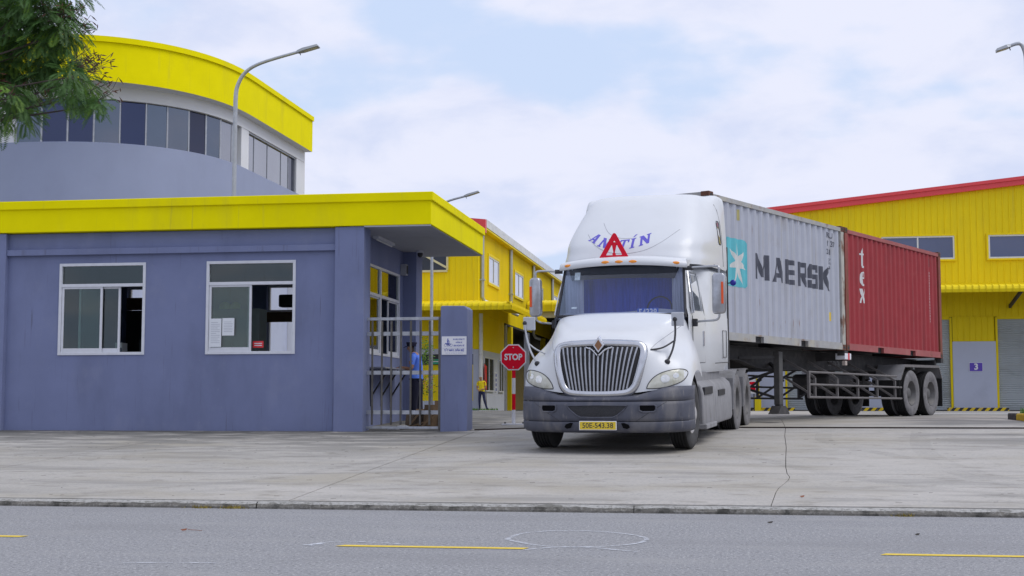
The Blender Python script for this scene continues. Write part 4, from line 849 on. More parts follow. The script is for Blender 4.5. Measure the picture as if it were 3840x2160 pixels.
# windscreen, cab and sleeper
def ws(u, v):      # u -1..1, v 0..1
    hw = 1.035-.075*v; x = u*hw; y0 = 1.52+.17*u*u; y1 = 1.84+.15*u*u; return (x, y0+(y1-y0)*v, 2.0+.83*v+(.03*(1-u*u))*v)
T(MB().grid([[ws(j/8-1, i/6) for j in range(17)] for i in range(7)]), 'windscreen', ws_glass, smooth=True)
edge = [ws(-1, i/8) for i in range(9)]; edgeR = [ws(1, i/8) for i in range(9)]
for e in (edge, edgeR): T(MB().tube([(x*1.004, y-.004, z) for x, y, z in e], .022, 6), 'windscreen_seal', black_plastic)
T(MB().tube([(x, y-.01, z+.0) for x, y, z in [ws(j/8-1, 0.06) for j in range(17)]], .022, 6), 'wiper_cowl', black_plastic)
def csec(y, hw, zb=1.12, top=2.88, lean=.13, front=False):
    P = [(hw*.93, zb), (hw, zb+.14), (hw+.005, 1.7), (hw, 2.03), (hw-.03, 2.15), (hw-lean*.55, 2.5), (hw-lean, 2.78), (hw-lean-.09, top-.02), (hw*.45, top+.01), (0, top+.02)]
    yy = lambda z: y+(max(0, z-2.05)*.40 if front else 0)
    R = [(x, yy(z), z) for x, z in P]; return [(-x, q, z) for x, q, z in R]+[(x, q, z) for x, q, z in R[-2::-1]]
cabo = T(MB().grid([csec(1.70, 1.075, front=True), csec(1.80, 1.095, front=True), csec(2.15, 1.115), csec(2.9, 1.13), csec(3.08, 1.165, lean=.06), csec(3.3, 1.20, lean=.02), csec(4.0, 1.222, lean=0), csec(4.78, 1.235, lean=0)]), 'cab', white_paint, smooth=True, angle=40)
T(MB().add([(-1.23, 4.78, 1.13), (1.23, 4.78, 1.13), (1.23, 4.78, 2.9), (-1.23, 4.78, 2.9)], [(0, 1, 2, 3)]), 'cab_back', white_paint)
T(MB().box(-1.0, 1.0, 1.75, 4.75, 1.10, 1.14), 'cab_floor', black_plastic)
for s in (-1, 1): T(MB().box(min(s*1.21, s*1.25), max(s*1.21, s*1.25), 4.785, 4.86, 1.15, 3.3), 'side_extender', black_plastic)
# inside the cab: blue curtain, dash, seats, sun shade, number board
curtain = M('blue_curtain', (.05, .095, .50), .9, var=.25, vs=5, stretch=(6, 1, .5))
rows = [[(-.90+1.8*j/40, 2.32+.03*math.sin(j*1.4), z) for j in range(41)] for z in (1.2, 2.0, 2.86)]
T(MB().grid(rows), 'curtain', curtain, smooth=True)
pale_cloth = M('pale_curtain', (.38, .40, .45), .9, var=.2, vs=6, stretch=(8, 1, .4))
for x0, x1 in ((-.97, -.66), (.78, .97)):
    T(MB().grid([[(x0+(x1-x0)*j/14, 1.98+.018*math.sin(j*1.9)+.10*abs(x0+(x1-x0)*j/14)-.1, z) for j in range(15)] for z in (1.9, 2.4, 2.84)]), 'side_curtain', pale_cloth, smooth=True)
T(MB().grid([[(x, 1.72+.1*x*x, 1.95), (x, 1.80+.1*x*x, 2.10+.05*math.exp(-((x-.55)/.35)**2)), (x, 2.15, 2.06), (x, 2.2, 1.6)] for x in [-1+i*.1 for i in range(21)]]), 'dashboard', M('dash_grey', (.30, .32, .36), .7), smooth=True)
T(MB().tube([(.55+.2*math.cos(a*.3307), 2.10+.05*math.sin(a*.3307), 2.15+.2*math.sin(a*.3307)) for a in range(20)], .014, 6, cap=False), 'steering_wheel', black_plastic)
for x in (-.55, .55): T(MB().box(x-.25, x+.25, 2.45, 2.6, 1.4, 2.35), 'seat', M('seat_cloth', (.05, .05, .06), .9), bevel=.06)
shade_m = M('sun_shade_black', (.012, .012, .014), .8)
rows = [[], []]
for j in range(25):
    u = -.93+1.86*j/24; lo = .745+.20*max(0, (abs(u)-.86)/.07)**1.5
    for q, v in ((0, min(lo, .98)), (1, .995)):
        p = ws(u, v); rows[q].append((p[0], p[1]+.012, p[2]))
T(MB().grid(rows), 'sun_shade', shade_m)
p = ws(.42, .17); T(MB().box(p[0]-.17, p[0]+.17, 1.735, 1.742, 2.0, 2.155), 'number_board', M('board_blue', (.02, .12, .55), .5))
me = text_mesh('54338', .15, .004); xs = [v.co.x for v in me.vertices]; k_ = .29/(max(xs)-min(xs))
for v in me.vertices: v.co.x *= k_
link('board_number', me, sign_white, TR, (p[0], 1.733, 2.085), rot=(rad(90), 0, 0))
for u, v, wd, hg in ((-.80, .75, .09, .12), (-.78, .20, .09, .025)):
    a = ws(u, v); b = ws(u+wd/1.0, v+hg/.83); T(MB().add([(a[0], a[1]-.004, a[2]), (b[0], ws(u+wd, v)[1]-.004, a[2]), (b[0], b[1]-.004, b[2]), (a[0], ws(u, v+hg/.83)[1]-.004, b[2])], [(0, 1, 2, 3)]), 'sticker', M('sticker_pale', (.5, .6, .7), .6, var=.2, vs=30))
# visor with marker lamps
def vz(x): return 1.62+.26*(abs(x)/1.04)**2.2
rows = []
for (dy, z, sx) in ((.17, 2.80, .985), (.02, 2.785, 1.0), (-.005, 2.82, 1.0), (.035, 2.89, .985), (.12, 2.925, .96), (.42, 2.955, .93)):
    rows.append([(x*sx, vz(x)+dy, z+.055*(1-(x/1.04)**2)) for x in [-1.04+.08*i for i in range(27)]])
vis = T(MB().grid(rows), 'sun_visor', white_paint, smooth=True)
T(MB().add([(s_*1.035, vz(1.04)+dy, z) for s_ in (1,) for dy, z in ((.17, 2.80), (.0, 2.80), (.03, 2.88), (.12, 2.91), (.42, 2.94))], [(0, 1, 2, 3, 4)]), 'visor_end', white_paint)
T(MB().add([(-1.035, vz(1.04)+dy, z) for dy, z in ((.17, 2.80), (.0, 2.80), (.03, 2.88), (.12, 2.91), (.42, 2.94))], [(0, 1, 2, 3, 4)]), 'visor_end', white_paint)
VBv = bvh_of(vis)
for x in (-.87, -.22, 0, .22, .87):
    z = 2.848+.045*(1-(x/1.04)**2); y = hy(x, z, VBv); T(MB().ell((x, y, z), (.066, .022, .026), 14, 8), 'marker_lamp', amber, smooth=True)
# roof fairing
rows = []
for z, yf, wx, wr in ((2.87, 2.10, 1.16, 1.245), (2.97, 2.12, 1.165, 1.245), (3.08, 2.20, 1.14, 1.245), (3.2, 2.26, 1.15, 1.243), (3.3, 2.36, 1.15, 1.24), (3.5, 2.58, 1.11, 1.235), (3.7, 2.84, 1.065, 1.225), (3.88, 3.08, 1.02, 1.215), (4.03, 3.30, .98, 1.205), (4.13, 3.52, .95, 1.19), (4.18, 3.80, .90, 1.15), (4.195, 4.15, .75, 1.05)):
    h = [(0, yf), (wx*.35, yf+.015), (wx*.66, yf+.07), (wx*.86, yf+.19), (wx*.96, yf+.38), (wx, yf+.62), (wx+(wr-wx)*.5, (yf+.62)*.55+4.35*.45), (wr, 4.35), (wr, 4.77)]
    h = [(x, min(y, 4.6)) if i < 8 else (x, y) for i, (x, y) in enumerate(h)]
    rows.append([(-x, y, z) for x, y in h[:0:-1]]+[(x, y, z) for x, y in h])
last = rows[-1]; rows.append([(x*.6, min(4.77, y*.4+4.5*.6), 4.19) for x, y, z in last]); rows.append([(x*.1, 4.6, 4.19) for x, y, z in last])
fair = T(MB().grid(rows), 'roof_fairing', white_paint, smooth=True, subsurf=2)
FB = bvh_of(fair)
T(MB().add([(-1.235, 4.76, 2.9), (1.235, 4.76, 2.9), (1.2, 4.76, 4.0), (1.0, 4.76, 4.15), (-1.0, 4.76, 4.15), (-1.2, 4.76, 4.0)], [(0, 1, 2, 3, 4, 5)]), 'fairing_back', white_paint)
for s in (-1, 1):
    fx_ = lambda y, z, e=.001: (hx(s, y, z, FB)+s*e, y, z)
    T(MB().tube([fx_(4.36, 2.93), fx_(4.35, 3.1), fx_(4.33, 3.3), fx_(4.30, 3.5), fx_(4.26, 3.7), fx_(4.2, 3.9), fx_(4.15, 4.0)], .005, 4), 'fairing_seam', black_plastic)
    yz = [(4.02, 3.34), (4.06, 3.30), (4.19, 3.30), (4.22, 3.33), (4.18, 3.66), (4.14, 3.70), (4.05, 3.70), (4.02, 3.66)]
    T(MB().add([fx_(y, z, .006) for y, z in yz], [tuple(range(8))]), 'side_pane', drum_glass('sleeper_pane', (.45, .48, .55), .6)); T(MB().tube([fx_(y, z, .006) for y, z in yz+yz[:1]], .008, 5, cap=False), 'pane_seal', black_plastic)
    T(MB().tube([(s*1.247, y, z) for y, z in ((3.3, 2.905), (3.7, 2.895), (4.05, 2.87), (4.75, 2.83))], .005, 4), 'roof_seam', black_plastic)
grey_line = M('panel_line_grey', (.30, .31, .34), .6)
for P_ in ([(-.72, 3.42), (-.55, 3.22), (-.30, 3.09), (0, 3.06), (.30, 3.11), (.55, 3.24), (.80, 3.46)], [(-.50, 3.62), (-.36, 3.43), (-.15, 3.33), (.05, 3.32)]):
    T(MB().tube([(x, hy(x, z, FB, 2.5)-.001, z) for x, z in smooth_pts(P_, 6)], .0035, 4), 'decal_line', grey_line)
for s in (-1, 1):
    P_ = smooth_pts([(s*.735, 1.50), (s*.80, 1.60), (s*.90, 1.73), (s*1.0, 1.86)], 6); T(MB().tube([(x, hy(x, z, default=1.0)-.0005, z) for x, z in P_], .0045, 4), 'hood_line', grey_line)
# lettering on the fairing (bold italic serif on an arc)
purple = M('decal_violet', (.11, .09, .52), .45, var=.08, vs=12)
GL = {'A': [[(0, 0), (.32, 0), (.32, .08), (.25, .08), (.30, .24), (.56, .24), (.53, .40), (.36, .40), (.46, .72), (.46, 1), (.36, 1), (.10, .08), (0, .08)], [(.46, .72), (.50, .55), (.53, .40), (.56, .24), (.60, .08), (.53, .08), (.53, 0), (1, 0), (1, .08), (.90, .08), (.66, 1), (.46, 1)]],
      'N': [[(0, 0), (.38, 0), (.38, .09), (.29, .09), (.29, .60), (.10, .91), (0, .91), (0, 1), (.34, 1), (.72, .42), (.72, .91), (.62, .91), (.62, 1), (1, 1), (1, .91), (.90, .91), (.90, 0), (.70, 0), (.29, .60), (.10, .60), (.10, .09), (0, .09)]],
      'T': [[(.26, 0), (.74, 0), (.74, .09), (.62, .09), (.62, .88), (.82, .88), (.86, .70), (1, .70), (.97, 1), (.03, 1), (0, .70), (.14, .70), (.18, .88), (.38, .88), (.38, .09), (.26, .09)]],
      'I': [[(.1, 0), (.9, 0), (.9, .09), (.70, .09), (.70, .91), (.9, .91), (.9, 1), (.1, 1), (.1, .91), (.30, .91), (.30, .09), (.1, .09)], [(.30, 1.12), (.55, 1.12), (.95, 1.36), (.65, 1.36)]]}
GL['N'] = [[(0, 0), (.38, 0), (.38, .09), (.29, .09), (.29, .62), (.10, .91), (.10, .09), (0, .09)], [(.10, .91), (.29, .62), (.70, 0), (.90, 0), (.72, .42), (.34, 1), (0, 1), (0, .91)], [(.90, 0), (.90, .91), (1, .91), (1, 1), (.62, 1), (.62, .91), (.72, .91), (.72, .42)]]
def decal(polys, place, B, name, mat, off=.004, cuts=6):
    bm = bmesh.new()
    for pl in polys:
        try: bm.faces.new([bm.verts.new((x, 0, z)) for x, z in pl])
        except ValueError: pass
    bm.normal_update(); bmesh.ops.triangulate(bm, faces=bm.faces[:])
    for i in range(1, cuts):
        for no in ((1, 0, 0), (0, 0, 1)):
            bmesh.ops.bisect_plane(bm, geom=bm.verts[:]+bm.edges[:]+bm.faces[:], plane_co=(i/cuts, 0, i/cuts), plane_no=no)
    for v in bm.verts:
        x, z = place(v.co.x, v.co.z); v.co = (x, hy(x, z, B, 2.5)-off, z)
    me = bpy.data.meshes.new(name); bm.to_mesh(me); bm.free(); return link(name, me, mat, TR)
for ch, xc, zc_, ang, wd in (('A', -.57, 3.345, -26, .15), ('N', -.39, 3.255, -17, .165), ('T', -.065, 3.215, 4, .16), ('I', .085, 3.235, 13, .10), ('N', .275, 3.29, 20, .19)):
    a = rad(ang); hgt = .165
    def place(u, v, a=a, xc=xc, zc_=zc_, wd=wd):
        x = (u-.5)*wd+(v-.5)*hgt*.28; z = (v-.5)*hgt; return (xc+x*math.cos(a)-z*math.sin(a), zc_+x*math.sin(a)+z*math.cos(a))
    decal(GL[ch], place, FB, 'decal_letter', purple)
# doors, windows, handles
seam = M('seam_dark', (.03, .03, .035), .8)
side_pane = drum_glass('door_pane', (.10, .12, .14), .2)
def cx_at(z): return 1.118-(0 if z < 2.03 else .03*min(1, (z-2.03)/.12)+(.13*.55-.03)*max(0, min(1, (z-2.15)/.35))+.13*.45*max(0, (z-2.5)/.28))
for s in (-1, 1):
    f = lambda y, z, e=.006: (s*(cx_at(z)+e+.012*(y-2.15)), y, z)
    q = [f(2.08, 2.12), f(2.72, 2.12), f(2.72, 2.70), f(2.22, 2.70)]; T(MB().add(q+[(x-s*.01, y, z) for x, y, z in q], [(0, 1, 2, 3), (0, 4, 5, 1), (1, 5, 6, 2), (2, 6, 7, 3), (3, 7, 4, 0)]), 'door_window', side_pane)
    T(MB().tube([f(1.84, 2.08, .012), f(1.98, 2.08, .012), f(2.10, 2.40, .012), f(2.17, 2.72, .012), f(2.08, 2.74, .012), f(1.93, 2.4, .012), f(1.84, 2.08, .012)], .012, 5), 'vent_trim', chrome)
    T(MB().add([f(1.86, 2.1, .008), f(1.97, 2.1, .008), f(2.15, 2.7, .008), f(2.09, 2.7, .008)], [(0, 1, 2, 3)]), 'vent_window', side_pane)
    T(MB().tube([f(2.27, 2.74, .012), f(2.76, 2.74, .012), f(2.79, 2.6, .012), f(2.79, 2.12, .012)], .014, 6), 'rain_guard', M('rain_guard_grey', (.35, .37, .4), .5))
    T(MB().tube([f(1.83, 2.03, .004), f(1.85, 1.6, .004), f(1.86, 1.29, .004), f(2.4, 1.285, .004), f(2.93, 1.285, .004), f(2.93, 2.0, .006), f(2.93, 2.7, .012)], .006, 4), 'door_seam', seam)
    T(MB().box(min(s*1.128, s*1.15), max(s*1.128, s*1.15), 2.72, 2.80, 1.55, 1.80), 'door_handle', chrome, bevel=.01)
    T(MB().tube([(s*1.245, 3.25, 1.27), (s*1.248, 4.0, 1.27), (s*1.252, 4.75, 1.27)], .006, 4), 'sleeper_seam', seam)
    T(MB().tube([(s*1.243, 4.15, 1.36), (s*1.246, 4.55, 1.36), (s*1.246, 4.55, 1.82), (s*1.243, 4.15, 1.82), (s*1.243, 4.15, 1.36)], .006, 4), 'locker_seam', seam)
# mirrors
mir_chrome = M('mirror_chrome', (.42, .43, .46), .28, .85, var=.2, vs=8)
for s, x0, x1, zb_, zt_ in ((-1, -1.50, -1.31, 2.05, 2.68), (1, 1.45, 1.655, 2.04, 2.68)):
    mbx = MB().prism([(x0+.02, zb_), (x1-.03, zb_+.01), (x1, zb_+.06), (x1, zt_-.06), (x1-.03, zt_), (x0+.03, zt_), (x0, zt_-.05), (x0, zb_+.05)], 1.69, 1.83)
    mo = T(mbx, 'mirror', mir_chrome, bevel=.03, seg=3, smooth=True)
    xr = x0+.012 if s < 0 else x1-.06
    o = T(MB().box(xr, xr+.035, 1.672, 1.70, zb_+.16, zt_-.14), 'reflector_strip', red_lens, bevel=.006); o.parent = mo
    xm = (x0+x1)/2
    o = T(MB().tube(smooth_pts([(s*1.04, 1.92, zt_+.10), (s*1.2, 1.86, zt_+.11), (xm-s*.05, 1.79, zt_+.11), (xm, 1.77, zt_+.08), (xm, 1.765, zt_-.02)], 4), .017, 8), 'upper_arm', dull_steel); o.parent = mo
    o = T(MB().tube(smooth_pts([(xm, 1.765, zb_+.02), (xm-s*.01, 1.77, zb_-.05), (xm-s*.07, 1.79, zb_-.09), (s*1.28, 1.85, zb_-.10), (s*1.14, 1.92, zb_-.11)], 4), .017, 8), 'lower_arm', dull_steel); o.parent = mo
    o = T(MB().box(min(s*1.09, s*1.18), max(s*1.09, s*1.18), 1.88, 1.98, zb_-.18, zb_-.06), 'arm_bracket', black_plastic, bevel=.01); o.parent = mo
    o = T(MB().tube([(s*1.0, 1.94, zt_+.10), (s*1.12, 1.90, zt_+.10)], .035, 8), 'arm_mount', black_plastic); o.parent = mo
for s, x0, z0, top, bas, br in ((-1, -1.31, 1.82, (-1.285, .70, 1.93), (-1.03, None, 1.31), (-.93, None, 1.46)), (1, .99, 1.85, (1.045, .70, 1.95), (.97, None, 1.32), (.74, None, 1.50))):
    mo = T(MB().box(x0, x0+.19, .70, .73, z0, z0+.205), 'hood_mirror', M('hood_mirror_grey', (.50, .52, .56), .4, .3, var=.05), bevel=.012)
    byy = hy(bas[0], bas[2])-.012; bry = hy(br[0], br[2])
    mid = (-1.245, .66, 1.72) if s < 0 else (1.055, .66, 1.72)
    arm_m = dull_steel if s < 0 else black_plastic
    for nm, P, r in (('arm', smooth_pts([top, mid, ((mid[0]+bas[0])/2+s*.02, (mid[1]+byy)/2, 1.5), (bas[0], byy, bas[2])], 4), .016), ('brace', smooth_pts([(mid[0], mid[1], 1.64), ((mid[0]+br[0])/2, (mid[1]+bry)/2-.02, 1.53), (br[0], bry, br[2])], 4), .013)):
        o = T(MB().tube(P, r, 8), nm, arm_m); o.parent = mo
    o = T(MB().ell((bas[0], byy, bas[2]), (.045, .03, .04), 10, 6), 'arm_base', black_plastic, smooth=True); o.parent = mo
    o = T(MB().ell(top, (.035, .03, .035), 10, 6), 'swivel', black_plastic, smooth=True); o.parent = mo
T(MB().tube([(1.24, 4.8, 2.66), (1.30, 4.8, 2.67)], .012, 6), 'lamp_stalk', black_plastic); T(MB().ell((1.345, 4.8, 2.67), (.055, .04, .055), 14, 8), 'blue_lamp', M('blue_lens', (.01, .015, .28), .15), smooth=True)
# underside, skirts, fenders, chassis, wheels
for s in (-1, 1):
    m = lambda a, b: (min(s*a, s*b), max(s*a, s*b))
    T(MB().box(*m(.9, 1.10), 2.0, 4.6, .93, 1.13), 'skirt_neck', dusty_grey)
    for y0, y1, nm in ((2.03, 3.30, 'tank_fairing'), (3.325, 5.20, 'tank_fairing')):
        T(MB().prism([(s*.9, .24), (s*1.21, .26), (s*1.235, .34), (s*1.225, .80), (s*1.19, .92), (s*1.10, 1.0), (s*.9, 1.02)], y0, y1), nm, dusty_grey, bevel=.025, smooth=True, angle=40)
    T(MB().box(*m(1.05, 1.29), 2.0, 3.05, .245, .325), 'step', dusty_grey, bevel=.015); T(MB().box(*m(1.2, 1.245), 2.15, 2.95, .78, .90), 'upper_step', black_plastic, bevel=.01); T(MB().box(*m(1.2, 1.245), 3.6, 4.3, .72, .82), 'grab_recess', black_plastic, bevel=.01)
    T(MB().grid([[(s*x, 1.2+.66*math.cos(a), .5+.66*math.sin(a)) for x in (.55, 1.2)] for a in [rad(-10+i*20) for i in range(11)]]), 'wheel_arch', black_plastic)
    for yc in (5.98, 7.31):
        T(MB().grid([[(s*x, yc-.605*math.cos(a), .53+.605*math.sin(a)) for x in (.62, 1.20, 1.235)] for a in [rad(-8+i*13) for i in range(10)]]), 'rear_fender', dusty_grey, smooth=True)
        T(MB().box(*m(.62, 1.23), yc-.63, yc-.60, .42, .98), 'mud_panel', dusty_grey)
        put_wheel(drive_w, TR, (s*1.10, yc, .525), flip=s < 0); put_wheel(drive_w, TR, (s*.79, yc, .525), flip=s > 0)
    put_wheel(steer_w, TR, (s*1.07, 1.2, .525), flip=s < 0, steer=rad(-2))
    T(MB().box(*m(.38, .46), .9, 8.1, .72, .98), 'chassis_rail', dark_steel)
for y, nm in ((1.2, 'front_axle'), (5.98, 'rear_axle'), (7.31, 'rear_axle')): T(MB().tube([(-1.0, y, .52), (1.0, y, .52)], .07, 10), nm, dark_steel)
T(MB().box(-.42, .42, .55, 1.9, .55, 1.45), 'engine', dark_steel, bevel=.05); T(MB().lathe([(0, .02), (0, .45), (.06, .46), (.06, .02)], 24, 'z', (0, 6.55, 1.02)), 'fifth_wheel', dark_steel)
T(MB().box(-.82, .82, .35, 5.6, .36, .50), 'shade_belly_slab', black_plastic); T(MB().box(-.80, .80, 2.9, 3.0, .14, .36), 'shade_cross_slab', black_plastic); T(MB().box(-1.0, 1.0, 2.0, 5.4, .30, .62), 'tank_underside', black_plastic)  # full-length and crosswise black slabs are added to deepen the shade underneath
# warning triangle standing on the visor
WT = thing('warning_triangle', 'red plastic warning triangle with exclamation mark standing on the truck visor', 'warning triangle')
red_plastic = M('red_plastic', (.66, .008, .03), .6, spec=.2, var=.08, vs=12)
def trw(x, y, z): return TR.matrix_world @ Vector((x, y, z))
bpy.context.view_layer.update()
WT.location = trw(-.115, 1.80, 2.955); WT.rotation_euler = TR.rotation_euler; WT.rotation_euler.x += -.12; WT.scale = (KS*1.02,)*3
A, B_, C_ = (-.225, 0), (.225, 0), (0, .405)
def tri_pts(k, r):
    P = []; cz_ = .135
    for (x, z), a0 in ((A, 150), (B_, 270), (C_, 30)):
        for j in range(4):
            a = rad(a0+j*40); P.append((x*k+r*math.cos(a), cz_+(z-cz_)*k+r*math.sin(a)))
    return P
def trib(mb, name, mat, **k): return mb.build(name, mat, WT, world=False, **k)
o_, i_ = tri_pts(.90, .030), tri_pts(.52, .010); n = len(o_)
trib(MB().add([(x, -.015, z) for x, z in o_]+[(x, -.015, z) for x, z in i_]+[(x, .015, z) for x, z in o_]+[(x, .015, z) for x, z in i_], [(i, (i+1) % n, n+(i+1) % n, n+i) for i in range(n)]+[(2*n+i, 3*n+i, 3*n+(i+1) % n, 2*n+(i+1) % n) for i in range(n)]+[(i, 2*n+i, 2*n+(i+1) % n, (i+1) % n) for i in range(n)]+[(n+i, n+(i+1) % n, 3*n+(i+1) % n, 3*n+i) for i in range(n)]), 'frame', red_plastic, bevel=.003)
trib(MB().prism([(-.034, .215), (-.028, .245), (-.014, .262), (.014, .262), (.028, .245), (.034, .215), (.010, .10), (-.010, .10)], -.013, .013), 'exclamation_stroke', red_plastic)
trib(MB().prism([(.026*math.cos(2*math.pi*j/14), .072+.026*math.sin(2*math.pi*j/14)) for j in range(14)], -.012, .012), 'exclamation_dot', red_plastic)
trib(MB().prism([(-.012, .03), (.012, .03), (.008, .11), (-.008, .11)], -.008, .008).prism([(-.09, .215), (.09, .215), (.075, .238), (-.075, .238)], -.009, .009), 'spokes', red_plastic)
trib(MB().box(-.21, .21, -.03, .03, -.022, .004), 'foot', black_plastic)
# ================================================================== CONTAINERS
TA = rad(26.418); TO = Vector((-1.4817, 24.9224, 0)); CZ0 = 2.205
def corr_depth(y, y0=.17, p=.278):
    f = ((y-y0)/p) % 1.0
    if f < .26: return 0.0
    if f < .5: return .036*(f-.26)/.24
    if f < .76: return .036
    return .036*(1-(f-.76)/.24)
def corr_breaks(y0=.17, p=.278, y1=5.9):
    L = []; k = 0
    while y0+k*p < y1:
        L += [y0+k*p, y0+k*p+.26*p, y0+k*p+.5*p, y0+k*p+.76*p]; k += 1
    return [q for q in L if q < y1]+[y1]
SX = 1.2
def side_decal(root, polys, name, mat):
    bm = bmesh.new()
    for pl in polys: bm.faces.new([bm.verts.new((SX, y, z)) for y, z in pl])
    bm.normal_update(); bmesh.ops.triangulate(bm, faces=bm.faces[:])
    for b in corr_breaks(): bmesh.ops.bisect_plane(bm, geom=bm.verts[:]+bm.edges[:]+bm.faces[:], plane_co=(0, b, 0), plane_no=(0, 1, 0))
    for v in bm.verts: v.co.x = SX-corr_depth(v.co.y)+.003
    me = bpy.data.meshes.new(name); bm.to_mesh(me); bm.free(); return link(name, me, mat, root)
def text_polys_decal(root, s, size, yc, zc, width, name, mat, bold=0, rot=0):
    me = text_mesh(s, size, bold); xs = [v.co.x for v in me.vertices]; k_ = width/(max(xs)-min(xs)) if width else 1
    bm = bmesh.new(); bm.from_mesh(me); bpy.data.meshes.remove(me)
    for v in bm.verts:
        x, z = v.co.x*k_, v.co.y
        if rot: x, z = z, -x
        v.co = (SX, yc+x, zc+z)
    for b in corr_breaks(): bmesh.ops.bisect_plane(bm, geom=bm.verts[:]+bm.edges[:]+bm.faces[:], plane_co=(0, b, 0), plane_no=(0, 1, 0))
    for v in bm.verts: v.co.x = SX-corr_depth(v.co.y)+.003
    me = bpy.data.meshes.new(name); bm.to_mesh(me); bm.free(); return link(name, me, mat, root)
def container(label, yoff, paint, rail, post, cast):
    d = Vector((math.sin(TA), math.cos(TA), 0)); r = thing('shipping_container', label, 'container', TO+d*yoff+Vector((0, 0, CZ0)), (0, 0, -TA), 'containers on the trailer')
    def B(mb, name, mat, **k): return mb.build(name, mat, r, world=False, **k)
    br = corr_breaks()
    for s in (-1, 1):
        B(MB().grid([[(s*(SX-corr_depth(y)), y, z) for y in br] for z in (.155, 1.0, 1.8, 2.475)]), 'side_panel', paint)
        x0, x1 = sorted((s*1.15, s*1.214)); mb = MB(); seg = [(.16, 1.78), (2.13, 3.81), (4.15, 5.9)]
        for a, b in seg: mb.box(x0, x1, a, b, .015, .155)
        for a, b in ((1.78, 2.13), (3.81, 4.15)): mb.box(x0, x1, a, b, .125, .155)
        B(mb, 'bottom_rail', rail)
        for a, b in ((1.78, 2.13), (3.81, 4.15)): B(MB().box(min(s*.3, s*1.14), max(s*.3, s*1.14), a, b, .01, .125), 'fork_pocket', dark_interior)
        B(MB().box(x0, x1, .16, 5.9, 2.475, 2.555), 'top_rail', rail)
        for y0, y1 in ((0, .165), (5.893, 6.058)):
            B(MB().box(*sorted((s*1.06, s*1.217)), y0+.004, y1-.004, .118, 2.473), 'corner_post', post, bevel=.006)
            for z0, z1 in ((0, .118), (2.473, 2.591)):
                c = B(MB().box(*sorted((s*1.057, s*1.219)), y0-.006 if y0 == 0 else y0, y1 if y0 == 0 else y1+.006, z0, z1), 'corner_casting', cast, bevel=.008)
                o = B(MB().ell((s*1.2195, (y0+y1)/2, (z0+z1)/2), (.002, .05, .03), 10, 6), 'casting_hole', dark_interior); o.parent = c
    B(MB().grid([[(x, 0.03+corr_depth(x+1.3), z) for x in [-1.06+.0695*i for i in range(31)]] for z in (.15, 2.48)]), 'front_panel', paint)
    for s in (-1, 1): B(MB().box(*sorted((s*.01, s*1.05)), 6.0, 6.04, .15, 2.45), 'door', paint)
    for x in (-.8, -.35, .35, .8): B(MB().tube([(x, 6.055, .1), (x, 6.055, 2.5)], .018, 6), 'lock_rod', dull_steel)
    B(MB().grid([[(-1.19, .1, 2.54), (1.19, .1, 2.54)], [(-1.19, 5.95, 2.54), (1.19, 5.95, 2.54)]]), 'roof', paint); B(MB().box(-1.15, 1.15, .05, 6.0, .08, .14), 'floor', dark_steel)
    B(MB().box(-1.06, 1.06, .02, .12, 2.48, 2.585).box(-1.06, 1.06, 5.94, 6.04, 2.48, 2.585).box(-1.06, 1.06, .02, .12, .02, .15).box(-1.06, 1.06, 5.94, 6.04, .02, .15), 'end_header', rail)
    return r
streak = [((.22, .10, .045), .85, 5.0, (1, 5, .35), .62, .72), ((.33, .33, .35), .8, 2.5, (1, 5, .14), .5, .68), ((.30, .27, .24), .6, 1.4, (1, .6, 1), .55, .8)]
grey_cont = M('grey_container_paint', (.40, .42, .49), .5, var=.05, vs=2.5, dirt=streak)
grey_rail = M('grey_rail_paint', (.36, .36, .36), .65, var=.12, vs=5, dirt=[(RUST, .8, 4, (1, 1, 1), .55, .72), ((.45, .42, .33), .7, 3, (1, 1, 1), .45, .7)])
grey_post = M('grey_post_paint', (.42, .41, .37), .6, var=.1, vs=6, dirt=[(RUST, .9, 4.5, (1, 1, .5), .52, .66)])
rust_cast = M('rusty_casting', (.13, .055, .035), .9, .1, var=.3, vs=14, bump=.4, bs=60)
red_cont = M('red_container_paint', (.32, .038, .046), .6, spec=.25, var=.07, vs=3, dirt=[((.20, .04, .045), .6, 2.2, (1, 3, .25), .5, .72), ((.34, .09, .085), .4, 5, (1, 1, 1), .56, .75)])
red_rail = M('red_rail_paint', (.34, .085, .085), .6, var=.1, vs=4, dirt=[((.38, .17, .15), .5, 3, (1, 1, 1), .5, .7), (RUST, .6, 6, (1, 1, 1), .58, .7)])
red_post = M('red_post_paint', (.24, .06, .045), .7, var=.15, vs=5, dirt=[(RUST, .8, 4, (1, 1, .5), .48, .66)])
C1 = container('grey corrugated steel container with dark MAERSK lettering and blue star logo, behind the cab', 0, grey_cont, grey_rail, grey_post, rust_cast)
C2 = container('dark red corrugated steel container with white tex lettering at the rear of the trailer', 6.105, red_cont, red_rail, red_post, rust_cast)
ink = M('container_ink', (.055, .06, .085), .6, var=.2, vs=5, dirt=[((.30, .31, .35), .55, 6, (1, 6, .3), .6, .75)])
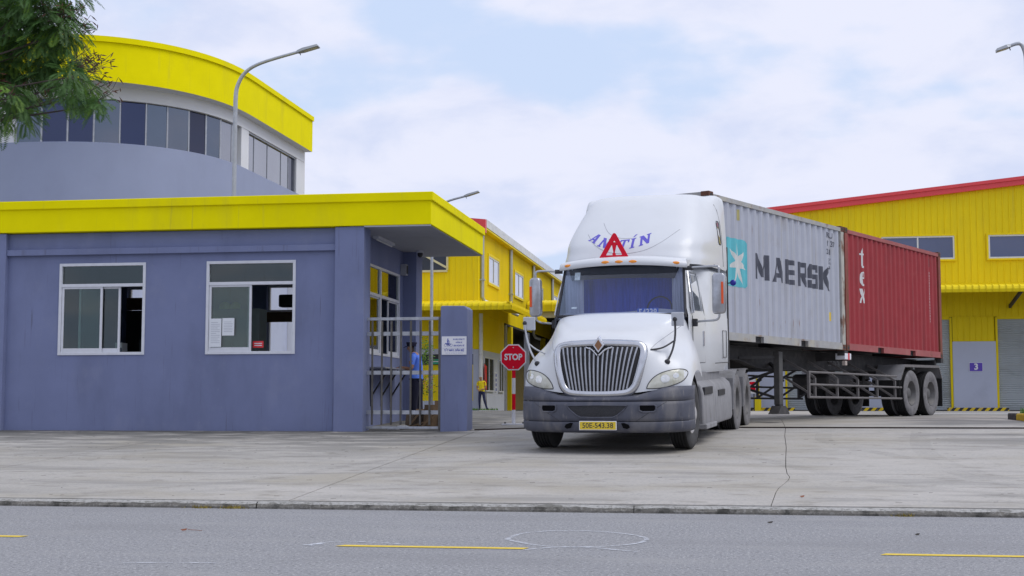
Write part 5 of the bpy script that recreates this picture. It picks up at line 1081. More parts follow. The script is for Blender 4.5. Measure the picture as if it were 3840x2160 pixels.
LET = {'M': [[(0, 0), (.24, 0), (.24, .55), (.26, 1), (0, 1)], [(.24, .55), (.42, .10), (.50, .10), (.50, .42), (.26, 1)], [(.50, .10), (.58, .10), (.76, .55), (.74, 1), (.50, .42)], [(.76, .55), (.76, 0), (1, 0), (1, 1), (.74, 1)]],
 'A': [[(0, 0), (.26, 0), (.327, .2), (.387, .38), (.5, .72), (.5, 1), (.36, 1)], [(1, 0), (.64, 1), (.5, 1), (.5, .72), (.613, .38), (.673, .2), (.74, 0)], [(.327, .2), (.673, .2), (.613, .38), (.387, .38)]],
 'E': [[(0, 0), (1, 0), (1, .2), (.3, .2), (.3, .4), (.9, .4), (.9, .6), (.3, .6), (.3, .8), (1, .8), (1, 1), (0, 1)]],
 'R': [[(0, 0), (.28, 0), (.28, 1), (0, 1)], [(.28, .8), (1, .8), (.88, 1), (.28, 1)], [(.70, .56), (1, .56), (1, .8), (.70, .8)], [(.28, .38), (.45, .38), (.76, .38), (.93, .40), (1, .56), (.28, .56)], [(.45, .38), (.72, 0), (1, 0), (.76, .38)]],
 'S': [[(0, 0), (.88, 0), (1, .2), (0, .2)], [(.7, .2), (1, .2), (1, .4), (.7, .4)], [(0, .4), (1, .4), (1, .48), (.9, .6), (0, .6)], [(0, .6), (.3, .6), (.3, .8), (0, .8)], [(0, .8), (1, .8), (1, 1), (.1, 1)], [(.7, .68), (1, .68), (1, .8), (.7, .8)], [(0, .2), (.28, .2), (.28, .33), (0, .33)]],
 'K': [[(0, 0), (.26, 0), (.26, 1), (0, 1)], [(.26, .36), (.42, .5), (.70, 0), (1, 0), (.62, .62), (1, 1), (.68, 1), (.26, .60)]]}
for ch, a, b in (('M', 1.85, 2.44), ('A', 2.62, 3.10), ('E', 3.19, 3.66), ('R', 3.76, 4.19), ('S', 4.27, 4.74), ('K', 4.82, 5.37)):
    side_decal(C1, [[(a+(b-a)*u, 1.19+.475*v) for u, v in pl] for pl in LET[ch]], 'letter', ink)
cyan = M('logo_cyan', (.10, .45, .52), .6, var=.08, vs=5); star_w = M('logo_white', (.58, .59, .58), .65, var=.08, vs=8, dirt=[((.4, .38, .34), .5, 6, (1, 5, .3), .55, .7)])
yc_, zc_ = 1.14, 1.415; star = []
for k in range(14):
    a = math.pi/2+k*math.pi/7; rr = (.40 if k % 2 == 0 else .135); star.append((yc_+.93*rr*math.cos(a), zc_+1.06*rr*math.sin(a)))
rect = [(.70, .985), (1.50, .985), (1.53, 1.02), (1.53, 1.82), (1.50, 1.855), (.70, 1.855)]
# cyan field built as ring segments round the star so that nothing lies on top of it
def ray_rect(a):
    c, s = math.cos(a), math.sin(a); t = []
    if c > 1e-6: t.append((1.53-yc_)/c)
    if c < -1e-6: t.append((.70-yc_)/c)
    if s > 1e-6: t.append((1.855-zc_)/s)
    if s < -1e-6: t.append((.985-zc_)/s)
    return min(t)
pl = []
for k in range(14):
    a0 = math.pi/2+k*math.pi/7; s0, s1 = star[k], star[(k+1) % 14]; outp = []
    for j in range(5):
        a = a0+j*math.pi/28; t = ray_rect(a); outp.append((yc_+t*math.cos(a), zc_+t*math.sin(a)))
    pl.append([s0]+outp+[s1])
side_decal(C1, pl, 'logo_field', cyan)
side_decal(C1, [[(yc_, zc_), star[k], star[(k+1) % 14]] for k in range(14)], 'logo_star', star_w)
for s, y, z, wd in (('RSU', 5.33, 2.33, .30), ('17 327', 5.42, 2.16, .46), ('2G1', 5.30, 1.99, .24)): text_polys_decal(C1, s, .155, y, z, wd, 'code_lettering', ink, .003)
text_polys_decal(C1, 'C', .09, 5.375, 1.80, .06, 'code_lettering', ink); text_polys_decal(C1, '3', .09, 5.375, 1.67, .055, 'code_lettering', ink)
side_decal(C1, [[(5.33, 1.75), (5.42, 1.75), (5.42, 1.76), (5.33, 1.76)], [(5.33, 1.85), (5.42, 1.85), (5.42, 1.86), (5.33, 1.86)]], 'code_box', ink)
side_decal(C1, [[(5.30, .58), (5.40, .58), (5.40, .76), (5.30, .76)]], 'yellow_sticker', M('sticker_yellow', (.7, .5, .04), .6))
side_decal(C1, [[(1.17, 2.20), (1.25, 2.20), (1.25, 2.40), (1.17, 2.40)]], 'vent_cover', M('vent_cream', (.42, .38, .16), .7))
text_w = M('container_white', (.62, .62, .63), .6, var=.08, vs=9)
TX = {'t': [[(.36, .14), (.62, .14), (.62, .64), (.36, .64)], [(.10, .64), (.95, .64), (.95, .73), (.10, .73)], [(.36, .73), (.62, .73), (.62, 1), (.52, .96), (.36, .80)], [(.36, .14), (.45, 0), (.80, 0), (.97, .12), (.80, .09), (.66, .10), (.62, .14)]],
 'e': [[(.30, .12), (.45, 0), (.75, 0), (.98, .22), (.78, .12), (.58, .14), (.5, .25), (.46, .5), (.12, .5), (.14, .28)], [(.12, .5), (.46, .5), (.5, .86), (.6, .93), (.68, .86), (.72, .6), (.46, .6), (.46, .5), (.98, .5), (.97, .78), (.8, .98), (.58, 1), (.35, .95), (.2, .8)]],
 'x': [[(.05, 1), (.45, 1), (.62, .62), (.98, 0), (.58, 0), (.42, .38), (.05, .93)], [(.05, 0), (.30, 0), (.42, .38), (.36, .46), (.05, .08)], [(.62, .62), (.80, 1), (.98, 1), (.98, .94), (.68, .53)]]}
TX['e'] = [[(.12, .5), (.14, .28), (.30, .12), (.45, 0), (.75, 0), (.98, .22), (.78, .12), (.58, .14), (.5, .25), (.46, .5)], [(.12, .5), (.46, .5), (.46, .6), (.5, .86), (.6, .93), (.58, 1), (.35, .95), (.2, .8)], [(.58, 1), (.6, .93), (.68, .86), (.72, .6), (.97, .6), (.97, .78), (.8, .98)], [(.46, .5), (.98, .5), (.97, .6), (.72, .6), (.46, .6)]]
for ch, a, b, z0, z1 in (('t', .90, 1.10, 1.81, 2.24), ('e', .89, 1.12, 1.42, 1.73), ('x', .88, 1.12, 1.05, 1.36)):
    side_decal(C2, [[(a+(b-a)*u, z0+(z1-z0)*v) for u, v in pl_] for pl_ in TX[ch]], 'letter', text_w)
rr = random.Random(3); pl = []
for col_, z0, z1 in ((5.31, .85, 2.05), (5.56, .85, 1.25), (5.56, 1.75, 1.95)):
    z = z0
    while z < z1:
        h = rr.choice((.03, .045, .06)); pl.append([(col_, z), (col_+.055, z), (col_+.055, z+h), (col_, z+h)]); z += h+.018
side_decal(C2, pl, 'vertical_print', text_w)
side_decal(C2, [[(5.57, 1.40), (5.62, 1.40), (5.62, 1.55), (5.57, 1.55)]], 'yellow_sticker', MATS['sticker_yellow'])
side_decal(C2, [[(5.30, 2.18), (5.38, 2.18), (5.38, 2.38), (5.30, 2.38)]], 'vent_cover', dark_steel)
# ================================================================== TRAILER
GT0 = .83
TL = thing('skeletal_trailer', 'dark dusty skeletal container trailer with tandem dual wheels and side rails', 'trailer', TO+Vector((0, 0, GT0)), (0, 0, -TA))
def Lb(mb, name, mats, **k): return mb.build(name, mats, TL, world=False, **k)
z_ = lambda wz: wz-GT0
web = [(.15, 2.17), (12.1, 2.17), (12.1, 1.92), (4.1, 1.78), (3.2, 1.80), (2.4, 1.93), (.15, 1.985)]
for s in (-1, 1):
    Lb(MB().prism([(y, z_(z)) for y, z in web], s*.50-.008, s*.50+.008, 'x'), 'main_beam', dark_steel)
    for (y0, za), (y1, zb2) in zip(web[2:], web[3:]): Lb(MB().bar((s*.5, y0, z_(za)), (s*.5, y1, z_(zb2)), .15, .018), 'lower_flange', dark_steel)
    Lb(MB().box(s*.5-.075, s*.5+.075, .15, 12.1, z_(2.172), z_(2.192)), 'top_flange', dark_steel)
for y in (.25, 1.6, 3.4, 4.9, 6.2, 7.6, 9.0, 10.5, 11.95): Lb(MB().box(-1.1 if y in (.25, 6.2, 11.95) else -.49, 1.1 if y in (.25, 6.2, 11.95) else .49, y-.06, y+.06, z_(2.0), z_(2.165)), 'cross_member', dark_steel)
for y in (.1, 6.08, 12.12):
    for s in (-1, 1): Lb(MB().box(s*1.13-.08, s*1.13+.08, y-.09, y+.09, z_(2.10), z_(2.203)), 'twist_lock', dark_steel)
leg_m = M('landing_leg_grey', (.085, .083, .082), .7, .2, var=.2, vs=5)
for s in (-1, 1):
    lg = Lb(MB().box(*sorted((s*.90, s*1.02)), 3.2, 3.37, z_(1.08), z_(2.1)), 'landing_leg', leg_m, bevel=.01)
    o = Lb(MB().box(*sorted((s*.91, s*1.01)), 3.22, 3.38, z_(.98), z_(1.10)), 'inner_leg', dark_steel); o.parent = lg
    o = Lb(MB().prism([(3.0, z_(.90)), (3.55, z_(.90)), (3.55, z_(.925)), (3.40, z_(1.06)), (3.18, z_(1.06)), (3.05, z_(.925))], *sorted((s*.86, s*1.06)), 'x'), 'foot', dark_steel); o.parent = lg
    for a, b in (((s*.96, 3.3, 1.7), (s*.5, 3.9, 1.9)), ((s*.96, 3.3, 1.15), (s*.5, 4.3, 1.82)), ((s*.96, 3.3, 2.0), (s*.5, 2.5, 1.97))): Lb(MB().bar((a[0], a[1], z_(a[2])), (b[0], b[1], z_(b[2])), .05, .05), 'leg_brace', dark_steel)
Lb(MB().bar((-.95, 3.3, z_(1.75)), (.95, 3.3, z_(1.75)), .06, .06), 'leg_cross_bar', dark_steel); Lb(MB().bar((-.95, 3.3, z_(1.75)), (.95, 3.3, z_(1.2)), .045, .045), 'leg_cross_bar', dark_steel); Lb(MB().bar((-.95, 3.3, z_(1.2)), (.95, 3.3, z_(1.75)), .045, .045), 'leg_cross_bar', dark_steel)
for s in (-1, 1):
    pm = dusty_pipe if s > 0 else dark_steel
    for y1, z in ((9.0, 1.725), (9.3, 1.48), (9.3, 1.23)): Lb(MB().tube([(s*1.2, 4.14, z_(z)), (s*1.2, y1, z_(z-.005))], .022, 8), 'guard_rail', pm)
    Lb(MB().bar((s*1.2, 4.16, z_(1.22)), (s*1.2, 4.16, z_(1.73)), .05, .05), 'guard_post', pm)
    for y in (4.55, 5.68, 6.80, 7.91, 9.0):
        Lb(MB().bar((s*1.16, y, z_(1.22)), (s*1.16, y, z_(1.62)), .045, .045).bar((s*1.16, y, z_(1.62)), (s*1.0, y, z_(1.72)), .045, .045), 'guard_post', pm)
        Lb(MB().bar((s*1.0, y, z_(1.72)), (s*.53, y, z_(1.98)), .045, .045), 'guard_strut', pm); Lb(MB().bar((s*1.14, y, z_(1.25)), (s*.53, y, z_(1.62)), .04, .04), 'guard_strut', pm)
    Lb(MB().box(*sorted((s*1.0, s*1.215)), 6.0, 6.34, z_(2.02), z_(2.15)), 'light_box', sign_white, bevel=.01); Lb(MB().box(*sorted((s*1.0, s*1.22)), 6.16, 6.24, z_(2.015), z_(2.155)), 'red_marker', red_sticker)
    Lb(MB().box(*sorted((s*1.14, s*1.21)), 6.02, 6.12, z_(1.90), z_(1.99)), 'marker_lamp', M('dirty_lens', (.45, .38, .34), .5))
    # mud guard over the tandem: folded sheet
    g = [(9.16, 1.64), (9.50, 2.0), (11.84, 2.03), (12.08, 1.70)]
    Lb(MB().grid([[(x, y, z_(z)) for y, z in g] for x in (s*.6, s*1.225)]), 'mud_guard', dusty_grey)
    Lb(MB().grid([[(s*1.226, y, z_(z)) for y, z in g], [(s*1.226, y+(.06 if i == 0 else -.06 if i == 3 else 0), z_(z-.06 if 0 < i < 3 else z)) for i, (y, z) in enumerate(g)]]), 'guard_lip', dusty_pipe)
    Lb(MB().box(*sorted((s*.62, s*1.22)), 12.02, 12.04, z_(1.05), z_(1.72)), 'mud_flap', rubber); Lb(MB().box(*sorted((s*.62, s*1.22)), 9.15, 9.17, z_(1.3), z_(1.64)), 'mud_flap', rubber)
    for yc in (9.95, 11.27):
        put_wheel(drive_w, TL, (s*1.09, yc, .525), flip=s < 0); put_wheel(drive_w, TL, (s*.78, yc, .525), flip=s > 0)
        Lb(MB().bar((s*.5, yc-.5, z_(1.62)), (s*.5, yc+.5, z_(1.62)), .09, .10), 'leaf_spring', dark_steel); Lb(MB().box(s*.5-.05, s*.5+.05, yc-.08, yc+.08, z_(1.3), z_(1.8)), 'spring_hanger', dark_steel)
    Lb(MB().box(*sorted((s*.85, s*1.05)), 12.1, 12.16, z_(1.62), z_(1.78)), 'tail_lamp', red_lens, bevel=.01)
for yc in (9.95, 11.27): Lb(MB().tube([(-1.0, yc, .525), (1.0, yc, .525)], .065, 10), 'axle', dark_steel)
Lb(MB().box(-1.15, 1.15, 12.06, 12.12, z_(1.78), z_(1.95)), 'rear_bumper', dusty_pipe); Lb(MB().tube([(0, .9, z_(1.98)), (0, .9, z_(1.84))], .05, 10), 'king_pin', dark_steel)
Lb(MB().box(-.45, .45, 7.0, 8.4, z_(1.45), z_(1.75)), 'air_tank', dark_steel, bevel=.08)
text_on('chassis_number', '50R-206.78', .16, (0, 0, 0), M('faded_white', (.28, .28, .29), .8), None, width=.62).parent = TL
o = [x for x in TL.children if x.name.startswith('chassis_number')][0]; o.location = (.512, 7.1, z_(1.96)); o.rotation_euler = (rad(90), 0, rad(90))
# ================================================================== STOP SIGN
P = atY(1926, 1340, 27.0); SS = thing('stop_sign', 'red octagonal STOP sign on a red and white banded pole beside the truck', 'road sign', (P.x, 27.0, gz(P.x, 27.0)))
sx0, sz0 = P.x, P.z+.0; R8 = .252
sgn_red = M('sign_red', (.74, .006, .03), .7, spec=.12, var=.05, vs=6)
oct8 = lambda r, k=8: [(sx0+r*math.cos(rad(22.5+45*i)), sz0+r*math.sin(rad(22.5+45*i))) for i in range(8)]
MB().prism(oct8(R8*1.082), 26.972, 26.984).build('border_plate', sign_white, SS); MB().prism(oct8(R8*.985), 26.966, 26.9715).build('red_face', sgn_red, SS)
text_on('lettering', 'STOP', .165, (sx0, 26.9645, sz0), sign_white, SS, bold=.006, width=.355)
for z in (sz0+.19, sz0-.19): MB().tube([(sx0, 26.967, z), (sx0, 26.960, z)], .012, 8).build('bolt', dull_steel, SS)
zg = gz(sx0, 27.0); bands = [(zg+.02, atY(1926, 1537, 27).z, sign_white), (atY(1926, 1537, 27).z, atY(1926, 1477, 27).z, sgn_red), (atY(1926, 1477, 27).z, atY(1926, 1418, 27).z, sign_white), (atY(1926, 1418, 27).z, sz0+.24, sgn_red)]
for a, b, m_ in bands: MB().tube([(sx0, 27.01, a), (sx0, 27.01, b)], .036, 12).build('pole_band', m_, SS)
MB().box(sx0-.21, sx0+.24, 26.85, 27.17, zg-.005, zg+.02).build('base_plate', sign_white, SS)
for dx_ in (-.16, .19): MB().tube([(sx0+dx_, 26.95, zg+.02), (sx0+dx_, 26.95, zg+.05)], .015, 8).build('anchor_bolt', dark_steel, SS)
# ================================================================== STREET LAMPS
def lamp(label, x, y, zt, pts, head, r0=.06, r1=.04):
    t = thing('street_lamp', label, 'street lamp', (x, y, gz(x, y)), group='street lamps')
    z0 = gz(x, y); P = [(x, y, z0), (x, y, (z0+zt)/2), (x, y, zt)]+smooth_pts([(x, y, zt)]+pts, 5)[1:]
    MB().tube(P, r0, 12, r1).build('pole', galv, t, True); MB().tube([(x, y, z0), (x, y, z0+.02)], .2, 12).build('base_plate', galv, t)
    a, b = Vector(head[0]), Vector(head[1]); d = (b-a); L = d.length; d.normalize(); s_ = Vector((0, 1, 0)); n = s_.cross(d).normalized()
    if n.z < 0: n = -n
    def Q(u, v, w_): return a+d*u*L+s_*v+n*w_
    mb = MB(); mb.add([Q(0, -.07, -.03), Q(.25, -.13, -.035), Q(1, -.13, -.035), Q(1, .13, -.035), Q(.25, .13, -.035), Q(0, .07, -.03), Q(0, -.06, .04), Q(.3, -.11, .05), Q(.97, -.11, .03), Q(.97, .11, .03), Q(.3, .11, .05), Q(0, .06, .04)],
        [(0, 1, 2, 3, 4, 5), (6, 7, 8, 9, 10, 11), (0, 1, 7, 6), (1, 2, 8, 7), (2, 3, 9, 8), (3, 4, 10, 9), (4, 5, 11, 10), (5, 0, 6, 11)])
    h = mb.build('lamp_head', M('lamp_grey', (.36, .38, .41), .5, .4), t, bevel=.008)
    o = MB().add([Q(.32, -.1, -.038), Q(.92, -.1, -.038), Q(.92, .1, -.038), Q(.32, .1, -.038)], [(0, 1, 2, 3)]).build('lens', M('lamp_lens', (.45, .44, .36), .4), None); o.parent = h
    o = MB().tube([Q(.1, 0, -.03), Q(.1, 0, -.10)], .012, 6).build('sensor', black_plastic, None); o.parent = h
    MB().tube([(x, y, zt-.9), (x, y, zt-.75)], r1*1.5, 10).build('collar', galv, t)
lamp('tall grey street lamp rising behind the guard house in front of the curved office', -12.97, 35, 9.15, [(-12.93, 35, 9.5), (-12.72, 35, 9.87), (-12.27, 35, 10.12), (-11.25, 35, 10.38)], ((-11.28, 35, 10.37), (-10.70, 35, 10.52)))
lamp('distant grey street lamp above the right end of the guard house roof', -11.33, 52, 7.9, [(-11.30, 52, 8.2), (-11.15, 52, 8.55), (-10.75, 52, 8.84), (-10.05, 52, 9.03)], ((-10.08, 52, 9.02), (-9.5, 52, 9.2)))
lamp('grey street lamp head reaching in at the upper right corner', 7.12, 35, 9.35, [(7.10, 35, 9.6), (7.02, 35, 9.82), (6.9, 35, 9.85), (6.72, 35, 9.79)], ((6.76, 35, 9.80), (6.42, 35, 9.70)))
# ================================================================== PEOPLE
skin_m = M('skin', (.36, .19, .12), .6, var=.06); hair_m = M('hair', (.015, .012, .012), .7)
def person(name, label, loc, rotz, J, E, matfn, mats, scale=1.0):
    me = bpy.data.meshes.new('body'); keys = list(J); me.from_pydata([J[k][:3] for k in keys], [(keys.index(a), keys.index(b)) for a, b in E], [])
    o = bpy.data.objects.new('body', me); COL.objects.link(o); sk = o.modifiers.new('skin', 'SKIN'); sk.use_smooth_shade = True
    for i, k in enumerate(keys):
        r = J[k][3]; d = me.skin_vertices[0].data[i]; d.radius = r if isinstance(r, tuple) else (r, r); d.use_root = (k == 'pelvis')
    sb = o.modifiers.new('sub', 'SUBSURF'); sb.levels = 2; sb.render_levels = 2
    bpy.context.view_layer.update(); m2 = bpy.data.meshes.new_from_object(o.evaluated_get(bpy.context.evaluated_depsgraph_get())); bpy.data.objects.remove(o)
    root = thing(name, label, 'person', loc, (0, 0, rotz)); root.scale = (scale,)*3
    for m_ in mats: m2.materials.append(m_)
    for p in m2.polygons: p.material_index = matfn(p.center); p.use_smooth = True
    link('body', m2, None, root); return root
def hand(J, E, base, side, d, palm_len=.07, up=(0, 0, 1)):
    """palm and five curled fingers rooted at joint base"""
    b = Vector(J[base][:3]); d = Vector(d).normalized(); u = Vector(up); w_ = d.cross(u).normalized(); n = w_.cross(d).normalized()
    pm = b+d*palm_len; J[base+'p'] = (*pm, (.034, .018)); E.append((base, base+'p'))
    for i, (off, ln) in enumerate(((-.027, .055), (-.009, .068), (.009, .064), (.027, .05))):
        k1, k2 = '%sf%da' % (base, i), '%sf%db' % (base, i); q = pm+w_*off+d*ln*.55; q2 = pm+w_*off+d*ln-n*.028
        J[k1] = (*q, .0085); J[k2] = (*q2, .0075); E += [(base+'p', k1), (k1, k2)]
    q = b+d*palm_len*.45-w_*side*.04; J[base+'t'] = (*q, .010); J[base+'t2'] = (*(q+d*.035-n*.012), .009); E += [(base, base+'t'), (base+'t', base+'t2')]
# guard: faces -X, writes on the counter
J = {'pelvis': (.01, 0, .90, (.125, .155)), 'waist': (0, 0, 1.04, (.115, .15)), 'chest': (-.02, 0, 1.24, (.125, .165)), 'collar': (-.035, 0, 1.38, (.075, .10)), 'neck': (-.07, 0, 1.435, .055), 'jaw': (-.105, 0, 1.49, (.068, .06)), 'head': (-.115, 0, 1.555, (.09, .077)), 'crown': (-.10, 0, 1.60, .072), 'nose': (-.205, 0, 1.515, .014)}
E = [('pelvis', 'waist'), ('waist', 'chest'), ('chest', 'collar'), ('collar', 'neck'), ('neck', 'jaw'), ('jaw', 'head'), ('head', 'crown'), ('head', 'nose')]
for s, n_ in ((-1, 'l'), (1, 'r')):
    J['sh'+n_] = (-.03, s*.175, 1.345, .068); J['el'+n_] = (-.06, s*.225, 1.10, .047); J['wr'+n_] = (-.29, s*.13, 1.135, .032); E += [('collar', 'sh'+n_), ('sh'+n_, 'el'+n_), ('el'+n_, 'wr'+n_)]
    hand(J, E, 'wr'+n_, s, (-1, -s*.25, -.05))
    J['hip'+n_] = (.015, s*.095, .80, (.115, .10)); J['kn'+n_] = (.0+.03*s, s*.10, .47, .085); J['an'+n_] = (.03+.04*s, s*.10, .10, .062); J['to'+n_] = (-.12+.04*s, s*.115, .04, .04); E += [('pelvis', 'hip'+n_), ('hip'+n_, 'kn'+n_), ('kn'+n_, 'an'+n_), ('an'+n_, 'to'+n_)]
shirt_b = M('shirt_light_blue', (.11, .24, .85), .85, var=.08, vs=9, bump=.3, bs=14); trous = M('navy_trousers', (.012, .013, .035), .9, var=.2); shoe = M('black_shoe', (.012, .012, .012), .5)
def mf(c):
    if c.z < .075: return 3
    if c.z > 1.405 and abs(c.y) < .085: return 4 if (c.z > 1.585 or (c.x > -.085 and c.z > 1.46)) else 0
    if c.z < .90: return 2
    if abs(c.y) > .165 and c.z < 1.19 and c.x < .02 or c.x < -.16: return 0
    return 1
gp = (-6.47, 28.25, gz(-6.47, 28.25))
GD = person('person', 'guard in light blue shirt, navy trousers and cap writing at the counter behind the gate', gp, 0, J, E, mf, [skin_m, shirt_b, trous, shoe, hair_m])
cap_m = M('navy_cap', (.012, .013, .04), .9)
MB().lathe([(.0, .092), (.035, .098), (.075, .115), (.085, .105), (.09, .02)], 18, 'z', (-.105, 0, 1.575)).add([(-.19, -.07, 1.585), (-.27, -.05, 1.553), (-.285, 0, 1.548), (-.27, .05, 1.553), (-.19, .07, 1.585)], [(0, 1, 2, 3, 4)]).build('cap', cap_m, GD, True, world=False)
for s in (-1, 1): MB().ell((-.10, s*.082, 1.535), (.02, .01, .03), 8, 6).build('ear', skin_m, GD, True, world=False)
for s in (-1, 1): MB().ell((-.188, s*.032, 1.548), (.008, .012, .008), 8, 6).build('eye', hair_m, GD, True, world=False)
MB().box(-.12, .13, -.165, .165, .885, .915).build('belt', shoe, GD, world=False, bevel=.01); MB().box(-.34, -.30, -.165, -.10, 1.115, 1.16).build('wrist_watch', chrome, GD, world=False, bevel=.008)
MB().box(-.10, -.02, -.245, -.232, 1.20, 1.27).build('shoulder_patch', M('patch_brown', (.25, .1, .04), .8), GD, world=False)
doc = thing('document', 'white sheet of paper on the counter under the guard\'s hands', 'paper', (-6.86, 28.2, 1.816)); MB().box(-7.0, -6.72, 28.02, 28.34, 1.8165, 1.8185).build('sheet', paper, doc)
# worker by the far warehouse, half leaning, one foot forward
J = {'pelvis': (0, 0, .90, (.14, .11)), 'waist': (0, 0, 1.02, (.135, .10)), 'chest': (-.01, .0, 1.22, (.165, .115)), 'collar': (-.02, 0, 1.37, (.10, .075)), 'neck': (-.03, 0, 1.43, .05), 'jaw': (-.045, -.02, 1.49, .06), 'head': (-.05, -.01, 1.545, .085), 'crown': (-.045, .0, 1.595, .07)}
E = [('pelvis', 'waist'), ('waist', 'chest'), ('chest', 'collar'), ('collar', 'neck'), ('neck', 'jaw'), ('jaw', 'head'), ('head', 'crown')]
J['shl'] = (.17, .02, 1.33, .06); J['ell'] = (.20, -.02, 1.07, .044); J['wrl'] = (.04, -.16, .98, .03); J['shr'] = (-.19, .02, 1.33, .06); J['elr'] = (-.22, .0, 1.07, .044); J['wrr'] = (-.12, -.14, .95, .03)
E += [('collar', 'shl'), ('shl', 'ell'), ('ell', 'wrl'), ('collar', 'shr'), ('shr', 'elr'), ('elr', 'wrr')]; hand(J, E, 'wrl', 1, (-.8, -.3, -.3)); hand(J, E, 'wrr', -1, (.5, -.2, -.7))
J['hipl'] = (.09, 0, .82, .09); J['knl'] = (.15, -.06, .48, .066); J['anl'] = (.26, -.04, .10, .046); J['tol'] = (.34, -.12, .045, .04); J['hipr'] = (-.08, 0, .82, .09); J['knr'] = (-.10, -.02, .46, .066); J['anr'] = (-.10, .03, .085, .046); J['tor'] = (-.10, -.12, .04, .04)
for n_ in 'lr': E += [('pelvis', 'hip'+n_), ('hip'+n_, 'kn'+n_), ('kn'+n_, 'an'+n_), ('an'+n_, 'to'+n_)]
shirt_y = M('shirt_yellow', (.78, .62, .01), .85, var=.06); jean = M('dark_jeans', (.02, .025, .075), .9, var=.2)
def mf2(c):
    if c.z < .08: return 3
    if c.z > 1.395 and abs(c.x+.03) < .09: return 4 if (c.z > 1.585 or (c.y > .03 and c.z > 1.48)) else 0
    if c.z < .90: return 2
    if (abs(c.x+.01) > .165 and c.z < 1.17) or c.y < -.115: return 0
    return 1
wp = atY(1806, 1480, 64.3); WK = person('person', 'worker in yellow polo shirt and dark jeans leaning by the far warehouse corner', (wp.x, 64.3, .86), 0, J, E, mf2, [skin_m, shirt_y, jean, shoe, hair_m], .97)
MB().box(-.17, .17, -.06, .12, 1.30, 1.345).build('red_collar', red_sticker, WK, world=False, bevel=.02)
for s in (-1, 1): MB().ell((-.05+s*.03, -.088, 1.555), (.010, .006, .007), 8, 5).build('eye', hair_m, WK, True, world=False)
MB().ell((-.05, -.10, 1.52), (.012, .016, .018), 8, 5).build('nose', skin_m, WK, True, world=False)
rbp = atX(1817, 1400, XS+.03); rb = thing('red_banner', 'folded red banner leaning on the grey warehouse wall behind the worker', 'banner', (XS+.2, 66.3, .86))
MB().grid([[(XS+.12+.05*math.sin(i*2.1), 65.75+i*.12, z-.02*i) for i in range(5)] for z in (1.9, 2.5, 3.05)]).build('cloth', red_sticker, rb); MB().tube([(XS+.25, 65.8, .86), (XS+.12, 65.8, 3.1)], .02, 6).build('stick', dusty_pipe, rb)
# ================================================================== PLANTS
def leaf_mat(name, col, tr):
    m = M(name, col, .6, var=.4, vs=2.5); t = m.node_tree; p = t.nodes['Principled BSDF']; o = [n for n in t.nodes if n.type == 'OUTPUT_MATERIAL'][0]
    tl = t.nodes.new('ShaderNodeBsdfTranslucent'); tl.inputs[0].default_value = tuple(min(1, c*1.8) for c in col)+(1,); mx = t.nodes.new('ShaderNodeMixShader'); mx.inputs[0].default_value = tr
    t.links.new(p.outputs[0], mx.inputs[1]); t.links.new(tl.outputs[0], mx.inputs[2]); t.links.new(mx.outputs[0], o.inputs[0]); return m
leaf_d = leaf_mat('leaf_dark_green', (.055, .125, .028), .3); leaf_l = leaf_mat('leaf_bright_green', (.12, .22, .03), .4); pod_m = M('seed_pod_brown', (.10, .04, .025), .8, var=.4, vs=6); bark = M('bark', (.07, .055, .045), .9, var=.3, vs=8, bump=.6, bs=30)
def frond(mb, o, d, L, rr, n=10, w=.017, pl=.075):
    d = d.normalized(); u = Vector((0, 0, 1)); s_ = d.cross(u)
    if s_.length < .1: s_ = Vector((1, 0, 0))
    s_.normalize(); s_ = (s_+u*rr.uniform(-.35, .35)).normalized(); vs_, fs_ = [], []; p = Vector(o); dd = d.copy(); step = L/n
    for i in range(n):
        q = p+dd*step; k = math.sin(math.pi*(i+1.2)/(n+1.6))
        for sg_ in (-1, 1):
            t = (s_*sg_+dd*.45-u*.12).normalized(); l = pl*k*(.8+.4*rr.random()); a = q; b = q+t*l; wv = dd*w*.5*(.7+.6*rr.random()); m_ = q+t*l*.5+u*.006
            c = len(vs_); vs_ += [a, m_+wv, b, m_-wv]; fs_.append((c, c+1, c+2, c+3))
        p = q; dd = (dd-u*.045).normalized()
    mb.add(vs_, fs_); return p
rt = random.Random(11)
tree = thing('roadside_tree', 'feathery dark green tree with brown seed pods hanging in at the upper left corner', 'tree', (-11.3, 15.6, gz(-11.3, 15.6)))
clus = [(60, 60, 120), (165, 40, 90), (225, 95, 75), (55, 190, 115), (170, 165, 90), (252, 120, 44), (90, 285, 100), (205, 245, 75), (275, 215, 38), (45, 365, 70), (300, 295, 50), (340, 350, 38), (375, 395, 22), (265, 350, 30), (88, 430, 30), (262, 290, 50), (12, 435, 30), (110, 365, 42), (10, 120, 100), (-60, 60, 150), (-80, 300, 160), (120, -40, 110), (250, -30, 60), (-200, 180, 190), (-260, -60, 220), (-60, -120, 190), (110, -170, 150), (-420, 60, 220), (-450, 300, 190), (-300, 420, 150), (-150, 470, 110), (-560, -100, 220), (-350, -260, 220)]
crown = MB(); pods = MB(); brm = MB(); fork = Vector((-10.9, 15.5, 3.9))
MB().tube(smooth_pts([(-11.3, 15.6, .0), (-11.25, 15.6, 1.5), (-11.0, 15.55, 3.0), tuple(fork)], 4), .17, 10, .10).build('trunk', bark, tree)
